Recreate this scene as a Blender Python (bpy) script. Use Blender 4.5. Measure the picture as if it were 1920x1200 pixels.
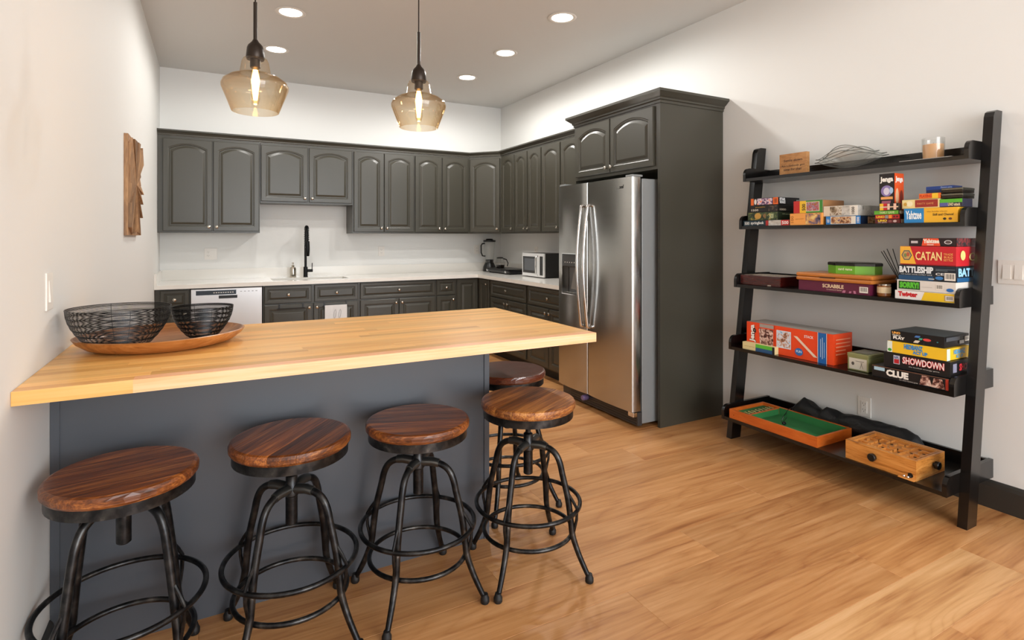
import bpy, bmesh, math, random
from math import sin, cos, pi, radians as R
from mathutils import Vector, Matrix
random.seed(7)
for o in list(bpy.data.objects): bpy.data.objects.remove(o)
C = bpy.context.scene.collection
scn = bpy.context.scene

# ------------------------------------------------------------------ camera, world, light
cam = bpy.data.cameras.new('camera'); co = bpy.data.objects.new('camera', cam); C.objects.link(co)
co.location = (0, 0, 1.36); co.rotation_euler = (R(90), 0, R(-28.46))
cam.sensor_width = 36; cam.lens = 1044/1920*36; cam.shift_y = -156/1920; cam.clip_start = .02
scn.camera = co
w = bpy.data.worlds.new('World'); scn.world = w; w.use_nodes = True
w.node_tree.nodes['Background'].inputs[0].default_value = (.90, .95, 1, 1)
w.node_tree.nodes['Background'].inputs[1].default_value = 2.9
scn.view_settings.view_transform = 'Standard'; scn.view_settings.look = 'None'
scn.view_settings.gamma = 1; scn.view_settings.use_curve_mapping = False
scn.view_settings.exposure = 0.24
def area(name, loc, rot, sx, sy, power, col):
    l = bpy.data.lights.new(name, 'AREA'); l.shape = 'RECTANGLE'; l.size = sx; l.size_y = sy
    l.energy = power; l.color = col
    o = bpy.data.objects.new(name, l); C.objects.link(o); o.location = loc; o.rotation_euler = rot
    return o
# daylight of the big window wall behind the photographer
area('window_daylight', (1.9, -3.3, 1.7), (R(90), 0, 0), 3.0, 2.3, 118, (.92, .96, 1))
DOWN_W = 10; KITCHEN_W = 60; BULB_W = .8

# ------------------------------------------------------------------ materials
def lin(c):
    if isinstance(c, str):
        c = [int(c[i:i+2], 16)/255 for i in (0, 2, 4)]
    return tuple(x/12.92 if x <= .04045 else ((x+.055)/1.055)**2.4 for x in c)
MC = {}
def mat(name, col, rough=.5, metal=0, coat=0, spec=.5, emit=0, bump=None, alpha=1):
    if name in MC: return MC[name]
    m = bpy.data.materials.new(name); m.use_nodes = True; MC[name] = m
    b = m.node_tree.nodes['Principled BSDF']; c = lin(col)
    b.inputs['Base Color'].default_value = (*c, 1); b.inputs['Roughness'].default_value = rough
    b.inputs['Metallic'].default_value = metal; b.inputs['Coat Weight'].default_value = coat
    b.inputs['Coat Roughness'].default_value = .12
    b.inputs['Specular IOR Level'].default_value = spec
    if emit:
        b.inputs['Emission Color'].default_value = (*c, 1); b.inputs['Emission Strength'].default_value = emit
    N, L = m.node_tree.nodes, m.node_tree.links
    if bump:
        t = N.new('ShaderNodeTexCoord'); n = N.new('ShaderNodeTexNoise'); n.inputs['Scale'].default_value = bump[0]
        n.inputs['Detail'].default_value = 4
        bp = N.new('ShaderNodeBump'); bp.inputs['Strength'].default_value = bump[1]; bp.inputs['Distance'].default_value = bump[2]
        L.new(t.outputs['Object'], n.inputs['Vector']); L.new(n.outputs['Fac'], bp.inputs['Height']); L.new(bp.outputs['Normal'], b.inputs['Normal'])
    return m
def card(col, rough=.42):
    return mat('print_'+col, col, rough, bump=(9, .05, .002)) if 0 else mat('print_'+col, col, rough)
def ramp(N, stops):
    r = N.new('ShaderNodeValToRGB'); e = r.color_ramp.elements
    while len(e) < len(stops): e.new(.5)
    for k, (p, c) in enumerate(stops): e[k].position = p; e[k].color = (*lin(c), 1)
    return r
def wood(name, stops, scale=(1, 14, 14), rough=.4, coat=0, ring=1.0, vary=.25, rnd=True, bump=.08, fine=6, objcol=False, spec=.5, contour=None):
    """procedural wood: stretched noise + distorted wave, offset per object"""
    m = bpy.data.materials.new(name); m.use_nodes = True; MC[name] = m
    N, L = m.node_tree.nodes, m.node_tree.links; b = N['Principled BSDF']
    tc = N.new('ShaderNodeTexCoord'); oi = N.new('ShaderNodeObjectInfo')
    mp = N.new('ShaderNodeMapping'); mp.inputs['Scale'].default_value = scale
    ad = N.new('ShaderNodeVectorMath'); ad.operation = 'ADD'
    sc = N.new('ShaderNodeMath'); sc.operation = 'MULTIPLY'; sc.inputs[1].default_value = 37 if rnd else 0
    L.new(oi.outputs['Random'], sc.inputs[0]); L.new(tc.outputs['Object'], mp.inputs['Vector'])
    L.new(mp.outputs[0], ad.inputs[0]); L.new(sc.outputs[0], ad.inputs[1])
    n1 = N.new('ShaderNodeTexNoise'); n1.inputs['Scale'].default_value = ring; n1.inputs['Detail'].default_value = 5; n1.inputs['Distortion'].default_value = 1.2
    n1.inputs['Roughness'].default_value = .6
    L.new(ad.outputs[0], n1.inputs['Vector'])
    mp2 = N.new('ShaderNodeVectorMath'); mp2.operation = 'MULTIPLY'; mp2.inputs[1].default_value = (1.5, fine, fine)
    L.new(ad.outputs[0], mp2.inputs[0])
    n2 = N.new('ShaderNodeTexNoise'); n2.inputs['Scale'].default_value = 1.5; n2.inputs['Detail'].default_value = 4
    L.new(mp2.outputs[0], n2.inputs['Vector'])
    mx = N.new('ShaderNodeMix'); mx.data_type = 'FLOAT'; mx.inputs[0].default_value = .38
    L.new(n1.outputs['Fac'], mx.inputs[2]); L.new(n2.outputs['Fac'], mx.inputs[3])
    fac = mx.outputs[0]
    if contour:
        n3 = N.new('ShaderNodeTexNoise'); n3.inputs['Scale'].default_value = contour[2]; n3.inputs['Detail'].default_value = 1.5; n3.inputs['Distortion'].default_value = .6
        L.new(ad.outputs[0], n3.inputs['Vector'])
        a1 = N.new('ShaderNodeMath'); a1.operation = 'MULTIPLY'; a1.inputs[1].default_value = contour[0]; L.new(n3.outputs['Fac'], a1.inputs[0])
        a2 = N.new('ShaderNodeMath'); a2.operation = 'PINGPONG'; a2.inputs[1].default_value = 1; L.new(a1.outputs[0], a2.inputs[0])
        a3 = N.new('ShaderNodeMath'); a3.operation = 'POWER'; a3.inputs[1].default_value = 3; L.new(a2.outputs[0], a3.inputs[0])
        a4 = N.new('ShaderNodeMath'); a4.operation = 'MULTIPLY'; a4.inputs[1].default_value = -contour[1]; L.new(a3.outputs[0], a4.inputs[0])
        a5 = N.new('ShaderNodeMath'); a5.operation = 'ADD'; L.new(fac, a5.inputs[0]); L.new(a4.outputs[0], a5.inputs[1]); fac = a5.outputs[0]
    r = ramp(N, stops); L.new(fac, r.inputs[0])
    hsv = N.new('ShaderNodeHueSaturation'); mr = N.new('ShaderNodeMapRange')
    mr.inputs[3].default_value = 1-vary; mr.inputs[4].default_value = 1+vary
    L.new(oi.outputs['Random'], mr.inputs[0]); L.new(mr.outputs[0], hsv.inputs['Value']); L.new(r.outputs[0], hsv.inputs['Color'])
    out = hsv.outputs[0]
    if objcol:
        mm = N.new('ShaderNodeMix'); mm.data_type = 'RGBA'; mm.blend_type = 'MULTIPLY'; mm.inputs[0].default_value = 1
        L.new(out, mm.inputs[6]); L.new(oi.outputs['Color'], mm.inputs[7]); out = mm.outputs[2]
    L.new(out, b.inputs['Base Color'])
    bp = N.new('ShaderNodeBump'); bp.inputs['Strength'].default_value = bump; bp.inputs['Distance'].default_value = .004
    L.new(n2.outputs['Fac'], bp.inputs['Height']); L.new(bp.outputs['Normal'], b.inputs['Normal'])
    b.inputs['Roughness'].default_value = rough; b.inputs['Coat Weight'].default_value = coat; b.inputs['Coat Roughness'].default_value = .15
    b.inputs['Specular IOR Level'].default_value = spec
    return m
M_wall = mat('wall_paint', (.885, .882, .868), .7, bump=(260, .06, .001))
M_ceil = mat('ceiling_paint', (.85, .848, .835), .85, bump=(200, .06, .001))
M_cab = mat('cabinet_paint', (.245, .235, .20), .33, bump=(120, .03, .001))
M_cabin = mat('cabinet_inside', (.1, .095, .085), .6)
M_isl = mat('island_panel_paint', (.285, .298, .32), .34, bump=(60, .03, .001))
M_base = mat('baseboard_paint', (.2, .19, .175), .35)
M_quartz = mat('white_quartz', (.90, .885, .855), .14, bump=(30, .01, .0005))
M_plastic = mat('white_plastic', (.90, .88, .85), .35)
M_slot = mat('outlet_slot', (.12, .11, .1), .5)
M_black = mat('black_lacquer', (.05, .044, .042), .24, coat=.12)
M_blackm = mat('matte_black_metal', (.06, .065, .07), .35, metal=.6)
M_blackp = mat('black_plastic', (.04, .04, .042), .35)
M_rub = mat('rubber_cap', (.05, .045, .045), .6)
M_nick = mat('nickel', (.78, .75, .7), .18, metal=1)
M_chrome = mat('chrome', (.88, .88, .88), .08, metal=1)
M_bronze = mat('dark_bronze', (.2, .165, .14), .35, metal=.7)
M_wire = mat('black_wire', (.05, .045, .045), .35, metal=.5)
def steel(name, col, rough, sc):
    m = bpy.data.materials.new(name); m.use_nodes = True; N, L = m.node_tree.nodes, m.node_tree.links; b = N['Principled BSDF']
    b.inputs['Base Color'].default_value = (*lin(col), 1); b.inputs['Metallic'].default_value = 1
    t = N.new('ShaderNodeTexCoord'); mp = N.new('ShaderNodeMapping'); mp.inputs['Scale'].default_value = sc
    n = N.new('ShaderNodeTexNoise'); n.inputs['Scale'].default_value = 1; n.inputs['Detail'].default_value = 3
    mr = N.new('ShaderNodeMapRange'); mr.inputs[3].default_value = rough*.8; mr.inputs[4].default_value = rough*1.25
    L.new(t.outputs['Object'], mp.inputs[0]); L.new(mp.outputs[0], n.inputs['Vector']); L.new(n.outputs['Fac'], mr.inputs[0]); L.new(mr.outputs[0], b.inputs['Roughness'])
    bp = N.new('ShaderNodeBump'); bp.inputs['Strength'].default_value = .02; bp.inputs['Distance'].default_value = .0005
    L.new(n.outputs['Fac'], bp.inputs['Height']); L.new(bp.outputs['Normal'], b.inputs['Normal'])
    return m
M_steel = steel('brushed_steel', (.72, .715, .70), .19, (2, 2, 400))
M_dsteel = steel('dishwasher_steel', (.93, .93, .93), .3, (600, 6, 6))
M_dsteel.node_tree.nodes['Principled BSDF'].inputs['Metallic'].default_value = .65
M_grey = mat('grey_side_paint', (.56, .57, .57), .4, metal=.3)
# gunmetal of the stools with bare worn spots
def gunmetal():
    m = bpy.data.materials.new('gunmetal'); m.use_nodes = True; N, L = m.node_tree.nodes, m.node_tree.links; b = N['Principled BSDF']
    t = N.new('ShaderNodeTexCoord'); n = N.new('ShaderNodeTexNoise'); n.inputs['Scale'].default_value = 22; n.inputs['Detail'].default_value = 5
    r = ramp(N, [(.42, (.15, .15, .155)), (.62, (.27, .265, .26)), (.75, (.45, .43, .41))])
    L.new(t.outputs['Object'], n.inputs['Vector']); L.new(n.outputs['Fac'], r.inputs[0]); L.new(r.outputs[0], b.inputs['Base Color'])
    b.inputs['Metallic'].default_value = .85; b.inputs['Roughness'].default_value = .33
    return m
M_gun = gunmetal()
M_floor = wood('oak_plank', [(.24, '8A552C'), (.36, 'AC7445'), (.47, 'BF8955'), (.58, 'CB9663'), (.72, 'D6A677')], (1.0, 8, 8), .40, 0, 1.0, .05, bump=.12, objcol=True, contour=(26, .075, .55))
M_block = wood('butcher_block', [(.28, 'BE7E38'), (.38, 'E8A654'), (.52, 'F6BE6C'), (.72, 'FACC86')], (1.2, 16, 16), .33, .1, .8, .10, bump=.03, objcol=True)
M_seat = wood('seat_wood', [(.25, '1E0D08'), (.38, '4A2412'), (.50, '7A421E'), (.60, 'A8642E'), (.72, 'D09450')], (2.2, 22, 22), .33, .2, 1.0, .32, bump=.25)
M_seatl = wood('seat_wood_worn', [(.25, '22100A'), (.37, '57301A'), (.47, '864E26'), (.57, 'B0743A'), (.70, 'D29C5A')], (2.2, 22, 22), .33, .2, 1.0, .22, bump=.25)
M_seatd = wood('seat_wood_dark', [(.3, '2A120B'), (.5, '5A2A1A'), (.8, '75402A')], (2.2, 22, 22), .25, .5, 1.0, .12, bump=.1)
M_tray = wood('tray_wood', [(.28, '6E3D1C'), (.45, 'A8682F'), (.6, 'C4854A'), (.78, 'DBA66C')], (3, 12, 12), .38, .2, 1.2, .05, rnd=False)
M_art = wood('reclaimed_wood', [(.25, '5C4230'), (.45, '8A6646'), (.6, 'A88058'), (.8, 'C6A078')], (18, 18, 2), .6, 0, 1.0, .35, bump=.2)
M_sign = wood('sign_wood', [(.3, '8A5A30'), (.5, 'B07C48'), (.75, 'C89A64')], (12, 12, 40), .55, 0, .8, .1)
M_oak = wood('zebra_oak', [(.34, '7A4216'), (.43, 'C07830'), (.55, 'D89248'), (.75, 'E6AC62')], (6, 6, 60), .35, .2, .8, .05, rnd=False)
M_orange = wood('orange_stain', [(.3, 'A8480F'), (.5, 'C65E1A'), (.75, 'D87530')], (4, 4, 20), .4, .1, .8, .04, rnd=False)
M_case = wood('case_wood', [(.3, 'A05A1E'), (.5, 'BE7430'), (.75, 'D08A44')], (2, 2, 20), .35, .2, .8, .04, rnd=False)
M_mahog = wood('mahogany', [(.3, '240806'), (.55, '4A130E'), (.8, '5E1D14')], (3, 3, 20), .25, .4, .8, .04, rnd=False)
M_felt = mat('green_felt', '2E7A40', .9, bump=(400, .4, .002))
M_cloth = mat('black_cloth', (.045, .048, .055), .6, bump=(60, .5, .006))
M_towel = mat('white_cotton', (.88, .88, .88), .85, bump=(300, .3, .001))
M_cream = mat('candle_wax', (.90, .70, .50), .5)
M_bulb = mat('lamp_filament', (1, .80, .50), .5, emit=14)
M_lens = mat('downlight_lens', (1, .97, .92), .5, emit=9)
def thin_glass(name, tint, refl=.12, tintedge=None):
    m = bpy.data.materials.new(name); m.use_nodes = True; N, L = m.node_tree.nodes, m.node_tree.links
    N.remove(N['Principled BSDF']); o = N['Material Output']
    lw = N.new('ShaderNodeLayerWeight'); lw.inputs[0].default_value = .35
    tr = N.new('ShaderNodeBsdfTransparent'); gl = N.new('ShaderNodeBsdfGlossy'); gl.inputs['Roughness'].default_value = .04
    cm = N.new('ShaderNodeMix'); cm.data_type = 'RGBA'; cm.inputs[6].default_value = (*tint, 1); cm.inputs[7].default_value = (*(tintedge or tint), 1)
    L.new(lw.outputs['Facing'], cm.inputs[0]); L.new(cm.outputs[2], tr.inputs[0])
    mr = N.new('ShaderNodeMapRange'); mr.inputs[3].default_value = refl*.35; mr.inputs[4].default_value = min(1, refl*4)
    L.new(lw.outputs['Facing'], mr.inputs[0])
    mx = N.new('ShaderNodeMixShader'); L.new(mr.outputs[0], mx.inputs[0]); L.new(tr.outputs[0], mx.inputs[1]); L.new(gl.outputs[0], mx.inputs[2])
    L.new(mx.outputs[0], o.inputs[0]); return m
M_amber = thin_glass('amber_glass', (.99, .955, .89), .07, (.88, .72, .52))
M_clear = thin_glass('clear_glass', (.99, .99, .985), .09, (.88, .89, .87))
M_cglass = thin_glass('candle_glass', (.99, .99, .985), .06, (.88, .88, .87))
def art_mat(name, cols, scale=30):
    if name in MC: return MC[name]
    m = bpy.data.materials.new(name); m.use_nodes = True; MC[name] = m; N, L = m.node_tree.nodes, m.node_tree.links; b = N['Principled BSDF']
    t = N.new('ShaderNodeTexCoord'); n = N.new('ShaderNodeTexNoise'); n.inputs['Scale'].default_value = scale; n.inputs['Detail'].default_value = 3; n.inputs['Distortion'].default_value = .8
    r = ramp(N, [(.3+.4*k/max(1, len(cols)-1), c) for k, c in enumerate(cols)])
    L.new(t.outputs['Object'], n.inputs['Vector']); L.new(n.outputs['Fac'], r.inputs[0]); L.new(r.outputs[0], b.inputs['Base Color'])
    b.inputs['Roughness'].default_value = .42; return m

# ------------------------------------------------------------------ mesh helpers
class MB:
    def __init__(s): s.v = []; s.f = []
    def add(s, vs, fs):
        n = len(s.v); s.v += [tuple(v) for v in vs]; s.f += [tuple(i+n for i in f) for f in fs]; return s
    def box(s, x0, y0, z0, x1, y1, z1, b=0):
        if x0 > x1: x0, x1 = x1, x0
        if y0 > y1: y0, y1 = y1, y0
        if z0 > z1: z0, z1 = z1, z0
        if not b:
            return s.add([(x0,y0,z0),(x1,y0,z0),(x1,y1,z0),(x0,y1,z0),(x0,y0,z1),(x1,y0,z1),(x1,y1,z1),(x0,y1,z1)],
                         [(0,3,2,1),(4,5,6,7),(0,1,5,4),(1,2,6,5),(2,3,7,6),(3,0,4,7)])
        bm = bmesh.new(); bmesh.ops.create_cube(bm, size=1)
        for v in bm.verts:
            v.co = Vector(((x0+x1)/2+v.co.x*(x1-x0), (y0+y1)/2+v.co.y*(y1-y0), (z0+z1)/2+v.co.z*(z1-z0)))
        bmesh.ops.bevel(bm, geom=bm.edges[:], offset=b, segments=2, affect='EDGES', profile=.6)
        bm.verts.index_update(); s.add([v.co[:] for v in bm.verts], [[v.index for v in f.verts] for f in bm.faces]); bm.free(); return s
    def tube(s, pts, r, n=10, closed=False, cap=True):
        pts = [Vector(p) for p in pts]; k = len(pts); rs = r if isinstance(r, (list, tuple)) else [r]*k
        vs = []; fs = []; prev = None
        for i, p in enumerate(pts):
            a = pts[(i-1) % k] if (closed or i > 0) else p; c = pts[(i+1) % k] if (closed or i < k-1) else p
            t = (c-a).normalized()
            if prev is None:
                u = t.orthogonal().normalized()
            else:
                u = (prev-t*prev.dot(t)).normalized()
            prev = u; w_ = t.cross(u)
            vs += [p+(u*cos(2*pi*j/n)+w_*sin(2*pi*j/n))*rs[i] for j in range(n)]
        for i in range(k if closed else k-1):
            for j in range(n):
                a, b2 = i*n+j, i*n+(j+1) % n; c2, d2 = ((i+1) % k)*n+(j+1) % n, ((i+1) % k)*n+j
                fs.append((a, b2, c2, d2))
        if cap and not closed: fs += [tuple(range(n))[::-1], tuple((k-1)*n+j for j in range(n))]
        return s.add(vs, fs)
    def ring(s, c, R_, r, n=40, m=8, z=None):
        return s.tube([(c[0]+R_*cos(2*pi*i/n), c[1]+R_*sin(2*pi*i/n), c[2]) for i in range(n)], r, m, closed=True)
    def lathe(s, prof, c=(0,0,0), n=32, axis='z', cap0=True, cap1=True):
        vs = []; fs = []
        for (r, h) in prof:
            for j in range(n):
                a = 2*pi*j/n; x, y = r*cos(a), r*sin(a)
                p = {'z': (x, y, h), 'y': (x, h, y), 'x': (h, x, y)}[axis]
                vs.append((c[0]+p[0], c[1]+p[1], c[2]+p[2]))
        for i in range(len(prof)-1):
            for j in range(n): fs.append((i*n+j, i*n+(j+1) % n, (i+1)*n+(j+1) % n, (i+1)*n+j))
        if cap0: fs.append(tuple(range(n))[::-1])
        if cap1: fs.append(tuple((len(prof)-1)*n+j for j in range(n)))
        return s.add(vs, fs)
    def prism(s, poly, z0, z1, axis='z'):
        """poly list of 2d; extruded along axis"""
        n = len(poly)
        def q(a, b, h): return {'z': (a, b, h), 'y': (a, h, b), 'x': (h, a, b)}[axis]
        return s.add([q(a, b, z0) for a, b in poly]+[q(a, b, z1) for a, b in poly],
                     [tuple(range(n))[::-1], tuple(range(n, 2*n))]+[(i, (i+1) % n, n+(i+1) % n, n+i) for i in range(n)])
    def loops(s, L, cap_last=True, cap_first=True):
        n = len(L[0]); vs = [p for l in L for p in l]; fs = []
        for i in range(len(L)-1):
            for j in range(n): fs.append((i*n+j, i*n+(j+1) % n, (i+1)*n+(j+1) % n, (i+1)*n+j))
        if cap_first: fs.append(tuple(range(n))[::-1])
        if cap_last: fs.append(tuple((len(L)-1)*n+j for j in range(n)))
        return s.add(vs, fs)
    def mesh(s, name, smooth=False):
        m = bpy.data.meshes.new(name); m.from_pydata([tuple(v) for v in s.v], [], s.f)
        bm = bmesh.new(); bm.from_mesh(m); bmesh.ops.recalc_face_normals(bm, faces=bm.faces[:])
        if smooth:
            for f in bm.faces: f.smooth = True
            for e in bm.edges:
                if len(e.link_faces) == 2 and e.calc_face_angle(0) > .7: e.smooth = False
        bm.to_mesh(m); bm.free(); return m
    def build(s, name, m, parent=None, loc=(0,0,0), rot=(0,0,0), smooth=False, **k):
        return ob(name, s.mesh(name, smooth), m, parent, loc, rot, **k)
def ob(name, me, m, parent=None, loc=(0,0,0), rot=(0,0,0), **k):
    if m is not None and not me.materials: me.materials.append(m)
    o = bpy.data.objects.new(name, me); C.objects.link(o); o.location = loc; o.rotation_euler = rot
    if parent: o.parent = parent
    for a, b in k.items(): o[a] = b
    return o
def thing(name, label, cat, loc=(0,0,0), rz=0, group=None):
    o = bpy.data.objects.new(name, None); o.empty_display_size = .1; C.objects.link(o); o.location = loc; o.rotation_euler = (0,0,rz)
    o['label'] = label; o['category'] = cat
    if group: o['group'] = group
    return o
def tag(o, label, cat, group=None):
    o['label'] = label; o['category'] = cat
    if group: o['group'] = group
    return o
def struct(o, label=None):
    o['kind'] = 'structure'
    if label: o['label'] = label
    return o
def sweep(path, prof, closed=False):
    """mitred moulding; path 2d, prof (out, z), out to the RIGHT of travel"""
    mb = MB(); P = [Vector(p) for p in path]; L = []
    for i, p in enumerate(P):
        d0 = (P[i]-P[i-1]).normalized() if i > 0 else (P[1]-P[0]).normalized()
        d1 = (P[i+1]-P[i]).normalized() if i < len(P)-1 else d0
        n0 = Vector((d0.y, -d0.x)); n1 = Vector((d1.y, -d1.x)); n = (n0+n1).normalized(); k = 1/max(.3, n.dot(n0))
        L.append([(p.x+n.x*k*o, p.y+n.y*k*o, z) for o, z in prof])
    return mb.loops(L)
TXT = {}
def text_geo(body, bold=0, shear=0):
    key = (body, bold, shear)
    if key not in TXT:
        c = bpy.data.curves.new('t', 'FONT'); c.body = body; c.offset = bold; c.shear = shear; c.resolution_u = 2
        o = bpy.data.objects.new('t', c); me = o.to_mesh()
        v = [(p.co.x, p.co.y) for p in me.vertices]; f = [tuple(p.vertices) for p in me.polygons]
        o.to_mesh_clear(); bpy.data.objects.remove(o); bpy.data.curves.remove(c)
        x0 = min(p[0] for p in v); x1 = max(p[0] for p in v); y0 = min(p[1] for p in v); y1 = max(p[1] for p in v)
        TXT[key] = ([((a-x0)/(x1-x0), (b-y0)/(y1-y0)) for a, b in v], f)
    return TXT[key]
def faceT(face, W, D, H, off):
    if face == 'F': return lambda u, v: (u, -off, v)
    if face == 'S': return lambda u, v: (W+off, u, v)
    if face == 'T': return lambda u, v: (u, v, H+off)
def flat(name, pts, fs, m, parent, **k):
    me = bpy.data.meshes.new(name); me.from_pydata(pts, [], fs); return ob(name, me, m, parent, **k)
def lettering(parent, body, fn, u0, v0, u1, v1, col, bold=.02, shear=0, rot=False):
    V, F = text_geo(body, bold, shear)
    if rot: P_ = [fn(u0+(1-b)*(u1-u0), v0+a*(v1-v0)) for a, b in V]
    else: P_ = [fn(u0+a*(u1-u0), v0+b*(v1-v0)) for a, b in V]
    return flat('lettering', P_, F, card(col) if isinstance(col, str) else col, parent)
def decals(parent, W, D, H, items):
    """items: (kind, face, fractions u0,v0,u1,v1, ...)"""
    off = .0005
    for it in items:
        k, face = it[0], it[1]; u0, v0, u1, v1 = it[2:6]
        U, V = {'F': (W, H), 'S': (D, H), 'T': (W, D)}[face]; off += .00022
        fn = faceT(face, W, D, H, off); a, b, c, d = u0*U, v0*V, u1*U, v1*V
        if k == 'r': flat('printed_panel', [fn(a, b), fn(c, b), fn(c, d), fn(a, d)], [(0,1,2,3)], card(it[6]) if isinstance(it[6], str) else it[6], parent)
        elif k == 'q':   # free quad, slanted edges: extra = (top-left shift, top-right shift)
            s0, s1 = it[7]; flat('printed_panel', [fn(a, b), fn(c, b), fn(c+s1*U, d), fn(a+s0*U, d)], [(0,1,2,3)], card(it[6]) if isinstance(it[6], str) else it[6], parent)
        elif k == 'e':
            n = it[7] if len(it) > 7 else 20
            flat('printed_emblem', [fn((a+c)/2+(c-a)/2*cos(2*pi*j/n), (b+d)/2+(d-b)/2*sin(2*pi*j/n)) for j in range(n)], [tuple(range(n))], card(it[6]) if isinstance(it[6], str) else it[6], parent)
        elif k == 't': lettering(parent, it[6], fn, a, b, c, d, it[7], *(it[8:9] or (.02,)), rot=(len(it) > 9 and it[9]))
        elif k == 'b':
            flat('barcode', [fn(a, b), fn(c, b), fn(c, d), fn(a, d)], [(0,1,2,3)], card('E8E2D8'), parent); off += .0002
            fn = faceT(face, W, D, H, off); vs = []; fs = []; n = 9
            for j in range(n):
                x0 = a+(c-a)*(.1+.8*j/n); x1 = x0+(c-a)*(.05 if j % 3 else .03); q = len(vs)
                vs += [fn(x0, b+(d-b)*.22), fn(x1, b+(d-b)*.22), fn(x1, d-(d-b)*.12), fn(x0, d-(d-b)*.12)]; fs.append((q, q+1, q+2, q+3))
            flat('barcode', vs, fs, card('222222'), parent)

# ------------------------------------------------------------------ room shell
XL, XR, YB, YF, ZC = -.45, 3.45, 6.68, -3.5, 3.09
struct(MB().box(XL-.12, YF, 0, XL, YB+.12, ZC).build('wall_left', M_wall))
struct(MB().box(XL, YB, 0, XR, YB+.12, ZC).build('wall_back', M_wall))
struct(MB().box(XR, YF, 0, XR+.12, YB+.12, ZC).build('wall_right', M_wall))
struct(MB().box(XL-.12, YF, ZC, XR+.12, YB+.12, ZC+.1).build('ceiling', M_ceil))
fl = struct(MB().box(XL-.12, YF, -.06, XR+.12, YB+.12, -.012).build('floor', mat('subfloor', (.25, .18, .12), .8)))
row = .229; y = YF; k = 0
ends = {20: [.63, 2.88], 21: [.9, 2.43], 22: [1.404, 2.9], 23: [.35, 1.91], 24: [1.0, 2.55]}
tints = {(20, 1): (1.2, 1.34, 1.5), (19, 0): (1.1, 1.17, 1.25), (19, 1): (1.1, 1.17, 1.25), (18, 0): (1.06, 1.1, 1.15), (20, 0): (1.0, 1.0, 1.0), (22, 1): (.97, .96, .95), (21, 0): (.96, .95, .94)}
PM = {}
nrow = 0
y0 = .979-20*row
for r_ in range(0, 46):
    ya = y0+r_*row; yb = ya+row
    if yb < YF or ya > YB: continue
    ya_, yb_ = max(ya, YF), min(yb, YB)
    rr = random.Random(r_*13+1)
    js = ends.get(r_) or [XL+rr.uniform(.3, 1.4)]
    if r_ not in ends:
        while js[-1] < XR-1.5: js.append(js[-1]+1.5)
    xs = [XL]+[j for j in js if XL+.1 < j < XR-.1]+[XR]
    for j in range(len(xs)-1):
        w_, d_ = xs[j+1]-xs[j], yb_-ya_
        mb = MB().loops([[(0,0,-.012),(w_,0,-.012),(w_,d_,-.012),(0,d_,-.012)], [(0,0,-.001),(w_,0,-.001),(w_,d_,-.001),(0,d_,-.001)],
                        [(.0012,.0012,0),(w_-.0012,.0012,0),(w_-.0012,d_-.0012,0),(.0012,d_-.0012,0)]])
        o = mb.build('plank', M_floor, fl, (xs[j], ya_, 0))
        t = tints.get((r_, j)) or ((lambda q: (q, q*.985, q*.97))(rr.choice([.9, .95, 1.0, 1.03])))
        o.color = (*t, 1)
bprof = [(0, 0), (.014, 0), (.014, .11), (.010, .128), (.004, .138), (0, .14)]
struct(sweep([(XR, 2.9), (XR, YF)], bprof).build('baseboard_right', M_base))
struct(sweep([(XL, YF), (XL, 2.26)], bprof).build('baseboard_left', M_base))

# ------------------------------------------------------------------ doors and drawers (fronts face local -y)
def outline(w_, h_, d, rise, n=14):
    """inner outline at inset d with an arched top of the given rise"""
    pts = [(d, d), (w_-d, d)]
    for i in range(n+1):
        x = (w_-d)+(2*d-w_)*i/n; u = (x-w_/2)/(w_/2-d) if w_/2 > d else 0
        pts.append((x, h_-d-rise*(u*u)))
    return pts
def panel_front(w_, h_, rise=0, m=.055, th=.02):
    n = 14 if rise else 1
    def lp(d, r, yy): return [(a, yy, b) for a, b in outline(w_, h_, d, r, n)]
    sq = lambda d, yy: lp(d, 0, yy)
    m = min(m, w_*.24, h_*.30)
    g = min(1, m/.05)
    return MB().loops([sq(0, 0), sq(0, -th+.004), sq(.004, -th), lp(m-.012*g, rise, -th), lp(m-.006*g, rise, -th+.003), lp(m-.002*g, rise, -th+.003),
                       lp(m+.003*g, rise, -th+.010), lp(m+.010*g, rise, -th+.010), lp(m+.028*g, rise, -th+.002), lp(m+.031*g, rise, -th+.0015)])
KM = None
def knob(parent, x, z):
    global KM
    if KM is None:
        KM = MB().lathe([(.0055, 0), (.0055, -.012), (.012, -.014), (.0155, -.019), (.0145, -.025), (.008, -.028), (.002, -.029)], n=16, axis='y').mesh('knob', True)
    ob('knob', KM, M_nick, parent, (x, -.02, z))
def door(parent, x0, z0, x1, z1, knob_side=None, kz='low', rise=0, name='cabinet_door', m=.055):
    d_ = panel_front(x1-x0, z1-z0, rise, m).build(name, M_cab, parent, (x0, 0, z0), smooth=False)
    if knob_side:
        kx = {'l': .03, 'r': x1-x0-.03, 'c': (x1-x0)/2}[knob_side]
        knob(d_, kx, {'low': .04, 'high': z1-z0-.04, 'mid': (z1-z0)/2}[kz])
    return d_
GB = 'grey base cabinets'; GU = 'grey wall cabinets'
def base_cab(label, loc, rz, W, dp=.62, fronts=()):
    t = thing('base_cabinet', label, 'cabinet', loc, rz)
    MB().box(0, .0, .10, W, dp, .874).build('cabinet_body', M_cab, t)
    MB().box(0, .07, 0, W, dp, .10).build('toe_kick', M_cabin, t)
    for f in fronts: door(t, *f[:4], **f[4])
    return t
dz0, dz1, cz0, cz1 = .69, .862, .118, .675
YC = 6.05
def drw(a, b): return (a, dz0, b, dz1, dict(knob_side='c', kz='mid', name='drawer_front', m=.036))
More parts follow.
